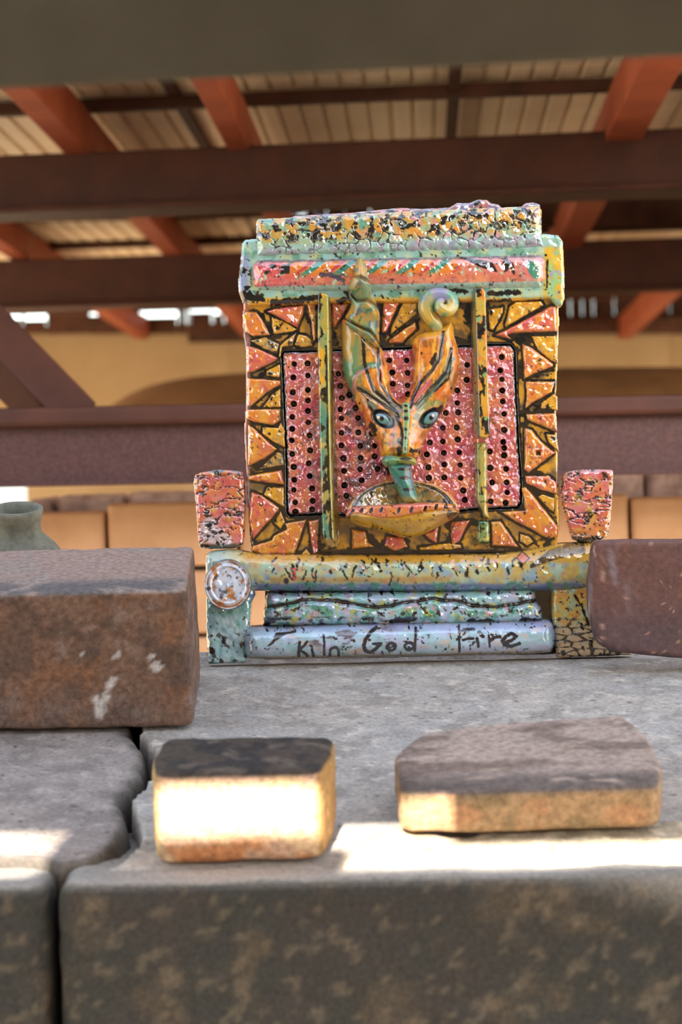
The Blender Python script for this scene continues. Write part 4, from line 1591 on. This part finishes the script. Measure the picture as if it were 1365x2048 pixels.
def col_big(mm, nn, n):
    c = np.tile(rgb(134, 104, 86), (len(mm), 1))
    c = mixc(c, rgb(150, 104, 74), sstep(0.50, 0.62, p3(mm, 45, 31)) * 0.55)
    c = mixc(c, rgb(108, 86, 74), sstep(0.52, 0.6, p3(mm, 28, 32)) * 0.8)
    c = mixc(c, rgb(150, 130, 120), sstep(0.6, 0.66, p3(mm, 16, 33)) * 0.6)
    c = mixc(c, rgb(138, 118, 110), sstep(40, 90, -mm[:, 2] + 90) * 0.45)
    top = sstep(0.45, 0.8, nn[:, 2])
    tc_ = np.tile(rgb(176, 148, 134), (len(mm), 1))
    tc_ = mixc(tc_, rgb(120, 112, 108), sstep(75, 35, mm[:, 1] + 20 * (n - .5)))
    tc_ = mixc(tc_, rgb(170, 150, 138), sstep(0.55, 0.65, p3(mm, 40, 34)))
    c = c * (1 - top[:, None]) + tc_ * top[:, None]
    fr = (nn[:, 1] < -0.3)
    for wx, wz, rx, rz in ((-94, 20, 8, 10), (-88, 32, 4, 8), (-83, 44, 4, 6), (-80, 50, 5, 5), (-35, 62, 7, 6), (-40, 74, 3, 4), (-74, 75, 4, 3), (-98, 30, 3, 6), (-110, 78, 3, 2)):
        q = np.hypot((mm[:, 0] - wx) / rx, (mm[:, 2] - wz) / rz) + 0.8 * (p3(mm, 9, 36) - 0.5)
        c = mixc(c, WHITE, sstep(1.05, 0.75, q) * fr * 0.9)
    return c


big = ring_block('large_brick', [(-0.34, 0), (0, 0.0), (-0.001, 0.222), (-0.34, 0.222)], 0.140, 0.006, M['brick'], col_big, amp=2.2, nsc=24, seed=31,
                 mtx=slope_frame(xr, t0, 0.015, 0.0042), nz=34, ds=0.004, inner=14, taper=0.02)
tag(big, 'large rusty brown brick with white drips at the left of the plaque', 'brick')


def col_a(mm, nn, n):
    c = np.tile(rgb(220, 180, 150), (len(mm), 1))
    c = mixc(c, rgb(206, 140, 92), sstep(26, 12, mm[:, 2]) * sstep(0.45, 0.58, p3(mm, 30, 41)))
    c = mixc(c, rgb(226, 190, 150), sstep(0.55, 0.62, p3(mm, 26, 42)))
    c = mixc(c, rgb(186, 142, 84), sstep(0.5, 0.9, nn[:, 0]))
    c = mixc(c, rgb(196, 164, 112), sstep(0.5, 0.9, -nn[:, 0]))
    top = sstep(0.35, 0.7, nn[:, 2] + 0.25 * (n - .5))
    tc_ = np.tile(rgb(84, 72, 62), (len(mm), 1))
    tc_ = mixc(tc_, rgb(62, 56, 52), sstep(0.5, 0.6, p3(mm, 30, 43)))
    tc_ = mixc(tc_, rgb(112, 98, 84), sstep(0.58, 0.66, p3(mm, 18, 44)))
    return c * (1 - top[:, None]) + tc_ * top[:, None]


xa, ta = on_slope(306, 1741)
xb, tb = on_slope(655, 1741)
wa = xb - xa
ba = ring_block('half_brick', [(0.004, 0), (wa - 0.004, 0.002), (wa + 0.006, 0.06), (wa + 0.008, 0.108), (0.02, 0.114), (0.004, 0.108), (-0.002, 0.05)], 0.078, 0.008,
                M['brick'], col_a, amp=2.0, nsc=28, seed=41, mtx=slope_frame(xa, ta + 0.002, 0, 0.0042), nz=18, ds=0.004, inner=12)
tag(ba, 'short broken firebrick with charred top and buff front on the grey slope', 'brick')


def col_b(mm, nn, n):
    c = np.tile(rgb(178, 146, 110), (len(mm), 1))
    c = mixc(c, rgb(196, 144, 106), sstep(0.52, 0.6, p3(mm, 34, 51)) * 0.7)
    c = mixc(c, rgb(150, 128, 96), sstep(0.54, 0.62, p3(mm, 22, 52)) * 0.8)
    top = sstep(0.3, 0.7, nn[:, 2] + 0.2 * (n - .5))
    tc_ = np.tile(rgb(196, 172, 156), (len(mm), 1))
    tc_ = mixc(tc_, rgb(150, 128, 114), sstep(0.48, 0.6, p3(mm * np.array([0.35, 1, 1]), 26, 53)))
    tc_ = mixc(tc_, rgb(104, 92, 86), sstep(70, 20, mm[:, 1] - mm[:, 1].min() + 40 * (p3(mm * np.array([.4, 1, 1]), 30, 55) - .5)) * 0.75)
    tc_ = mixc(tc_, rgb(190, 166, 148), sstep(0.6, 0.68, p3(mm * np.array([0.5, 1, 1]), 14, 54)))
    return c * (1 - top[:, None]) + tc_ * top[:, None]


BB = [on_slope(px, py, 0.047) for px, py in ((790, 1515), (850, 1474), (1000, 1456), (1150, 1446), (1245, 1436), (1295, 1480), (1328, 1540), (1318, 1584), (1100, 1590), (950, 1596), (800, 1594))]
bx0, bt0 = BB[-1]
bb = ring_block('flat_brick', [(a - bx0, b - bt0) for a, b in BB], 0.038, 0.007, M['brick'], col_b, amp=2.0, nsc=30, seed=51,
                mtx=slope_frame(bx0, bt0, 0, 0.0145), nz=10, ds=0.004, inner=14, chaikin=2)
tag(bb, 'wide flat pale brown brick lying on the mortar ridge at the slope edge', 'brick')

# brown tile standing in front of the plaque's right foot


def col_t(mm, nn, n):
    c = np.tile(rgb(104, 70, 62), (len(mm), 1))
    c = mixc(c, rgb(136, 86, 64), sstep(0.50, 0.62, p3(mm * np.array([1, 1, 0.4]), 30, 61)) * sstep(20, 70, mm[:, 0]) * 0.8)
    c = mixc(c, rgb(84, 66, 70), sstep(70, 30, mm[:, 2]) * 0.7)
    c = mixc(c, rgb(150, 140, 150), sstep(0.58, 0.66, p3(mm * np.array([1, 1, 0.35]), 20, 63)) * sstep(60, 20, mm[:, 0]) * 0.6)
    c = mixc(c, rgb(196, 156, 132), 0.85 * sstep(0.58, 0.64, p3(mm * np.array([1.6, 1, 0.3]), 9, 62)) * sstep(40, 6, mm[:, 0]))
    c = mixc(c, rgb(170, 130, 110), sstep(0.72, 0.76, p3(mm, 5, 64)))
    return c


DT = 2.600
k_ = DT / F


def tp(px, py):
    return ((px - 1176) * k_, (1318 - py) * k_)


TO = [tp(*p) for p in ((1186, 1092), (1192, 1082), (1205, 1079), (1520, 1076), (1520, 1324), (1365, 1317), (1300, 1312), (1235, 1304), (1196, 1290), (1180, 1235), (1177, 1170))]
o_t = P(1176, 1318, DT)
mt = Matrix(((right.x, up.x, -fwd.x, o_t.x), (right.y, up.y, -fwd.y, o_t.y), (right.z, up.z, -fwd.z, o_t.z), (0, 0, 0, 1)))


def col_t2(mm, nn, n):
    return col_t(mm[:, [0, 2, 1]], nn, n)


bt = ring_block('brown_brick', TO, 0.030, 0.006, M['tile'], col_t2, amp=1.2, nsc=30, seed=61,
                mtx=mt @ Matrix.Translation((0, 0, -0.030)), nz=6, ds=0.004, inner=20)
tag(bt, "glossy dark brown brick standing in front of the plaque's yellow foot", 'brick')


# clay pot behind the big brick
def lathe(name, prof, mat, mtx, nseg=56, amp=0.0, seed=0, parent=None):
    V, Q = [], []
    n = len(prof)
    a = np.linspace(0, 2 * math.pi, nseg, endpoint=False)
    for k, (r, z) in enumerate(prof):
        rr = r * (1 + amp * (fbm((np.cos(a) * 1.5 + 5, np.sin(a) * 1.5 + 5, a * 0 + z * 40), seed, 3) - .5))
        V.append(np.column_stack([rr * np.cos(a), rr * np.sin(a), np.full(nseg, z)]))
    V = np.concatenate(V)
    i = np.arange(nseg)
    for k in range(n - 1):
        for j in range(nseg):
            Q.append((k * nseg + j, k * nseg + (j + 1) % nseg, (k + 1) * nseg + (j + 1) % nseg, (k + 1) * nseg + j))
    Q.append(tuple(i[::-1]))
    Q.append(tuple((n - 1) * nseg + i))
    o = link(name, mesh_np(name, V, Q), parent, mat)
    if mtx is not None:
        o.matrix_world = mtx
    return o


DPOT = 2.745
kp = DPOT / F
pb = P(48, 1306, DPOT)
hgt = (1306 - 1024) * kp
ph = [(0.020, 0.0), (0.050, 0.0), (0.064, 0.02), (0.072, 0.05), (0.070, 0.08), (0.058, 0.105), (0.042, hgt - 0.033), (0.0285, hgt - 0.020),
      (0.0262, hgt - 0.012), (0.0285, hgt - 0.002), (0.0305, hgt + 0.006), (0.0300, hgt + 0.010), (0.0275, hgt + 0.011), (0.0245, hgt + 0.008), (0.0215, hgt - 0.006), (0.021, hgt - 0.02),
      (0.036, hgt - 0.045), (0.050, 0.10), (0.060, 0.06), (0.04, 0.012), (0.005, 0.010)]
pot = lathe('clay_pot', ph, M['pot'], Matrix.Translation(pb) @ Matrix.Rotation(math.radians(14), 4, 'X'), amp=0.03, seed=3)
tag(pot, 'small grey-green clay pot with flared neck behind the large rusty brick', 'pot')

# ------------------------------------------------------------------ the shed: ground, wall, roof, steel
gm = bpy.data.meshes.new('ground')
gm.from_pydata([(-60, -60, 0), (60, -60, 0), (60, 60, 0), (-60, 60, 0)], [], [(0, 1, 2, 3)])
tag(link('ground', gm, None, M['ground']), 'sandy ground around and under the shed', None, kind='structure')

RX, RZ = 0.0348, -0.0228                     # the fall of the roof and the run of its rafters, per metre of depth


def roof_h(D):
    return 0.888 + RZ * D


# beams across the view
def cross_beam(name, pxy, D, height, depth, yaw, mat, label, half=3.2, flange=None, bevel=0.004):
    c = P(682.5, pxy, D)
    m = Matrix.Translation(c) @ Matrix.Rotation(yaw, 4, 'Z')
    root = empty(name, m)
    tag(root, label, 'beam', kind='structure')
    lo_x, hi_x = half if isinstance(half, tuple) else (-half, half)
    box('web', (lo_x, 0, min(0, -height)), (hi_x, depth, max(0, -height)), mat, root, bevel, m)
    if flange:
        for z0, z1, y0, y1, mt_ in flange:
            box('flange', (-half, y0, z0), (half, y1, z1), mt_, root, min(0.008, (z1 - z0) * 0.4), m)
    return root


cross_beam('steel_beam', 283, 4.90, 0.112, 0.10, -0.15, M['steel'], 'upper dark red steel beam nearest the grey lintel', 3.2,
           [(-0.124, -0.112, -0.05, 0.14, M['steel'])])
cross_beam('steel_beam', 497, 6.80, 0.132, 0.10, -0.15, M['steel'], 'red steel beam crossing behind the top of the plaque', 4.2,
           [(-0.142, -0.132, -0.02, 0.12, M['steel'])])
cross_beam('steel_beam', 652, 10.0, 0.055, 0.12, -0.10, M['purlin'], 'thin far red beam along the top of the buff wall', 4.2)
cross_beam('steel_beam', 803, 4.00, 0.130, 0.06, 0.0, M['steel_dark'], 'lowest red brown steel channel just above the orange bricks', 2.2,
           [(-0.032, 0.0, -0.025, 0.06, M['steel']), (-0.131, -0.124, -0.012, 0.06, M['steel_dark'])])
lt = cross_beam('lintel_beam', 140, 1.45, -1.5, 0.012, -0.17, M['lintel'], 'blurred dark grey lintel beam close overhead', (-1.1, 0.45))  # its height above the view is added to block the sun

# diagonal tie at the lower left, resting on the lowest channel
d_ = Vector((RX, 1, RZ)).normalized()


def along(name, px, py, D, y0, y1, wdt, hgt_, mat, label, cat='rafter', z_off=0.0, parent=None):
    c = P(px, py, D)
    ang = math.atan2(-RX, 1)
    m = Matrix.Translation(c) @ Matrix.Rotation(ang, 4, 'Z') @ Matrix.Rotation(math.atan(RZ), 4, 'X')
    o = box(name, (-wdt / 2, y0 - D, z_off), (wdt / 2, y1 - D, z_off + hgt_), mat, parent, 0.003, m)
    if parent is None:
        tag(o, label, cat, kind='structure')
    return o


q0, q1 = P(150, 850, 4.10), P(-210, 480, 4.10)
ax = (q1 - q0).normalized()
mb = Matrix.Translation(q0) @ ax.to_track_quat('Z', 'Y').to_matrix().to_4x4() @ Matrix.Rotation(math.radians(38), 4, 'Z')
tag(box('steel_brace', (-0.052, -0.04, 0), (0.035, 0.04, (q1 - q0).length), M['steel'], None, 0.003, mb),
    'slanting red steel brace at the left rising from the lowest channel', 'brace', kind='structure')
for px, w_, lab in ((-300, 0.055, 'red rafter beyond the left edge reaching the far beam'), (146, 0.055, 'left red rafter slanting down to the upper steel beam'),
                    (476, 0.044, 'middle red rafter left of the plaque cap'), (1240, 0.072, 'broad red rafter at the right above the upper steel beam'),
                    (1660, 0.055, 'red rafter beyond the right edge reaching the far beam')):
    along('rafter', px, 298, 4.92, 3.42, 10.0, w_, 0.085, M['rafter'], lab)
# flat cover strips under the sheets
for px, py, D in ((372, 232, 5.15), (906, 232, 5.15)):
    along('roof_strip', px, py, D, 3.5, 9.9, 0.026, 0.012, M['purlin'], 'dark cover strip running under the roof sheets, %s' % ('left of the middle rafter' if px < 400 else 'above the plaque cap'), 'strip')
# purlins
for D, lab in ((4.88, 'thin dark purlin under the roof sheets in front of the upper beam'),
               (7.25, 'thin dark purlin between the two upper beams'), (9.4, 'farthest thin dark purlin')):
    c = Vector((RX * D, D, EYE + roof_h(D) - 0.034))
    tag(box('purlin', (-4, -0.02, 0), (4, 0.02, 0.026), M['purlin'], None, 0.003, Matrix.Translation(c) @ Matrix.Rotation(-0.13, 4, 'Z')),
        lab, 'purlin', kind='structure')

# roof sheets
roof = empty('roof', Matrix.Translation((0, 0, EYE + 0.888)))
tag(roof, 'corrugated buff metal roof of the kiln shed', None, kind='structure')
PITCH_R = 0.048


def sheet_mesh(name, npitch, length, rz):
    prof = []
    for k in range(npitch):
        b = k * PITCH_R
        prof += [(b, 0), (b + 0.036, 0), (b + 0.039, 0.008), (b + 0.045, 0.008)]
    prof.append((npitch * PITCH_R, 0))
    ny = 6
    V, Q = [], []
    for j in range(ny + 1):
        y = length * j / ny
        for x, z in prof:
            V.append((x + RX * y, y, z + rz * y))
    n = len(prof)
    for j in range(ny):
        for i in range(n - 1):
            Q.append((j * n + i, j * n + i + 1, (j + 1) * n + i + 1, (j + 1) * n + i))
    return mesh_np(name, V, Q, smooth=False)


NP_ = 15
near = sheet_mesh('roof_sheet', NP_, 3.30, RZ)
far = sheet_mesh('roof_sheet', NP_, 3.36, RZ + 0.014)
for me in (near, far):
    me.materials.append(M['sheet'])
for k in range(-4, 5):
    for me, y0, dz in ((near, 3.42, 0.0), (far, 6.72, -0.018)):
        o = bpy.data.objects.new('roof_sheet', me)
        COL.objects.link(o)
        o.parent = roof
        o.location = (k * NP_ * PITCH_R + RX * y0 - 0.1, y0, RZ * y0 + dz)


# gaps of daylight: fillers that leave openings along the far eave and along the sheet lap
def closers(D, y_lo, y_hi, opens, parent, name):
    """a strip at depth D between two picture rows, left open where daylight shows"""
    edges = sorted(opens)
    x = -700
    segs = []
    for a, b, ya, yb in edges:
        segs.append((x, a, y_lo, y_hi))
        segs.append((a, b, y_lo, ya))
        segs.append((a, b, yb, y_hi))
        x = b
    segs.append((x, 2100, y_lo, y_hi))
    for a, b, ya, yb in segs:
        if yb - ya < 1.5:
            continue
        p0, p1 = P(a, ya, D), P(b, yb, D)
        p0s, p1s = P((a + b) / 2, ya, D), P((a + b) / 2, yb, D)
        box(name, (p0.x, D, p1s.z), (p1.x, D + 0.02, p0s.z), M['purlin'], parent, 0)


closers(9.98, 590, 668, [(-40, 44, 624, 638), (50, 92, 626, 640), (180, 244, 612, 630), (250, 292, 613, 630), (294, 354, 621, 634),
                         (366, 374, 612, 620), (380, 424, 613, 624), (428, 448, 616, 628), (1142, 1166, 578, 588), (1188, 1230, 577, 588), (1299, 1340, 570, 584),
                         (1342, 1400, 577, 586)], roof, 'eave_filler')
closers(6.70, 372, 446, [(585, 611, 418, 424), (632, 653, 414, 421), (660, 690, 414, 419), (692, 740, 408, 417), (862, 890, 406, 410), (896, 920, 402, 412)], roof, 'lap_filler')

# boards added out of view over the camera, cutting the sun to a band
C1, C2, C_R, TN = 0.648, 0.575, 0.602, math.tan(SUN_EL)
Dq = 0.35
xs_ = P(905, 1600, 2.05).x - math.tan(SUN_AZ) * (2.05 - Dq)
b1 = box('sun_mask_upper', (-1.6, Dq - 0.02, EYE + C1 - TN * Dq), (xs_, Dq, EYE + 0.86), M['timber'], None, 0.0)
tag(b1, 'unseen board added to trim the sun band from above, left length', 'board', kind='structure')
b2 = box('sun_mask_upper', (xs_, Dq - 0.02, EYE + C_R + 0.004 - TN * Dq), (1.6, Dq, EYE + 0.86), M['timber'], None, 0.0)
tag(b2, 'unseen board added to trim the sun band from above, right length hanging lower', 'board', kind='structure')
edges_ = [-1.6] + [P(px, 1700, 2.02).x - math.tan(SUN_AZ) * 2.02 for px in (72, 296, 684)] + [1.6]
for (xa_, xb_), top_, lab in zip(zip(edges_[:-1], edges_[1:]), (0.566, 0.70, 0.602, 0.560), ('far left', 'tall', 'middle', 'long right')):
    tag(box('sun_mask_lower', (xa_, -0.02, EYE + 0.40), (xb_, 0.0, EYE + top_), M['timber'], None, 0.0),  # unseen lower sun blockers, stepped to shape the lit band
        'unseen board added to trim the sun band from below, %s length' % lab, 'board', kind='structure')

can = empty('sky_blocker', Matrix.Translation((0, 0.35, EYE + 0.87)))  # unseen sheets added overhead to hold back sky light from the front
tag(can, 'corrugated canopy added out of view to cut front sky light', None, kind='structure')
cs = sheet_mesh('roof_sheet', NP_, 1.62, RZ)
cs.materials.append(M['sheet'])
for k in range(-4, 4):
    o = bpy.data.objects.new('roof_sheet', cs)
    COL.objects.link(o)
    o.parent = can
    o.location = (k * NP_ * PITCH_R, -0.80, 0.01)

tag(box('low_light_blocker', (-5.0, -3.8, 0.0), (5.0, -3.6, EYE + 1.35), M['timber'], None, 0.0),  # unseen wall added behind the camera, blocks the low sky
    'plain wall added behind the camera to dim low front light', 'wall', kind='structure')

# buff back wall in panels
wall = empty('wall_back', Matrix.Translation((0, 10.06, 0)))
tag(wall, 'buff board wall at the back of the shed', None, kind='structure')
zt, zm = P(682, 650, 10.06).z, P(30, 968, 10.06).z
for k in range(-4, 5):
    xa_, xb_ = k * 0.92 - 0.45, (k + 1) * 0.92 - 0.4495
    box('wall_panel', (xa_, 10.06 + 0.004 * (k % 2), zm), (xb_, 10.09, zt + 0.02 * (k % 2)), M['board'], wall, 0.003)
    lo_x = max(xa_, P(52, 985, 10.06).x)
    if xb_ > lo_x:
        box('wall_panel', (lo_x, 10.06, 0), (xb_, 10.09, zm - 0.006), M['board'], wall, 0.003)

# the second kiln behind: plastered dome, insulation, firebrick course
rear = empty('rear_kiln', Matrix.Translation((0.3, 5.2, 0)))
tag(rear, 'second kiln of orange firebricks with brown plaster vault in the shade behind the plaque', 'kiln')
RI = rear.matrix_world.inverted()
nu, nv = 60, 24
V, Q = [], []
prof_px = [(215, 830), (232, 812), (265, 792), (300, 778), (350, 765), (400, 757), (500, 749), (700, 745), (1365, 738), (1900, 735)]
prof_w = [P(a_, b_, 6.9) for a_, b_ in prof_px]
dl, dr = prof_w[0].x, prof_w[-1].x
for j in range(nv + 1):
    v = j / nv
    for i in range(nu + 1):
        u = (i / nu) ** 1.6
        x = dl + (dr - dl) * u
        zt_ = float(np.interp(x, [p.x for p in prof_w], [p.z for p in prof_w]))
        hh = zt_ - 0.5 + 0.5 * math.sin(math.pi * (0.08 + 0.84 * v)) ** 0.35
        V.append((x, 6.1 + 1.6 * v, hh + 0.006 * math.sin(x * 5 + v * 9)))
for j in range(nv):
    for i in range(nu):
        a = j * (nu + 1) + i
        Q.append((a, a + 1, a + nu + 2, a + nu + 1))
V = np.array(V) - np.array(rear.matrix_world.translation)
link('plaster_vault', mesh_np('plaster_vault', V, Q), rear, M['dome'])

bw, bh, gap = 0.222, 0.110, 0.006
DBK = 4.2
zc = P(682, 1003, DBK).z
xj = P(213, 1050, DBK).x
brick_mesh = None
RS = np.random.RandomState(4)
for row in range(4):
    for k in range(-3, 9):
        x = xj + gap / 2 + k * (bw + gap) + (0.5 * (bw + gap) if row % 2 else 0)
        if brick_mesh is None:
            o = ring_block('brick', [(0, 0), (bw, 0), (bw, 0.11), (0, 0.11)], bh, 0.007, M['fire'], None, amp=1.2, nsc=40, seed=71, nz=4, ds=0.012, inner=4)
            brick_mesh = o.data
            o.parent = rear
        else:
            o = bpy.data.objects.new('brick', brick_mesh)
            COL.objects.link(o)
            o.parent = rear
        dz = RS.uniform(-0.006, 0.004) - (0.010 if (row == 0 and k == -1) else 0)
        o.location = RI @ Vector((x, DBK + RS.uniform(-0.006, 0.006), zc - bh - row * (bh + gap) + (dz if row == 0 else 0)))
box('core', (xj - 1.0, DBK + 0.03, 0), (2.2, DBK + 1.9, zc - bh * 0.6), M['dark'], rear, 0)
# lumpy insulation on top of the brick course
for k, (a, b, top) in enumerate(((62, 108, 978), (118, 250, 975), (258, 480, 972), (486, 800, 960), (806, 1100, 955), (1106, 1285, 946), (1292, 1480, 950))):
    p0, p1 = P(a, 1003, 4.4), P(b, 1003, 4.4)
    h_ = max(0.03, P((a + b) / 2, top, 4.4).z - p1.z + 0.02)
    ring_block('insulation_piece', [(0, 0), (p1.x - p0.x, 0), (p1.x - p0.x, 0.25), (0, 0.25)], h_, 0.012, M['fibre'], None, amp=7, nsc=40, seed=80 + k,
               mtx=Matrix.Translation((p0.x, 4.36, zc - 0.03 + 0.0)), parent=rear, nz=4, ds=0.012, inner=5)
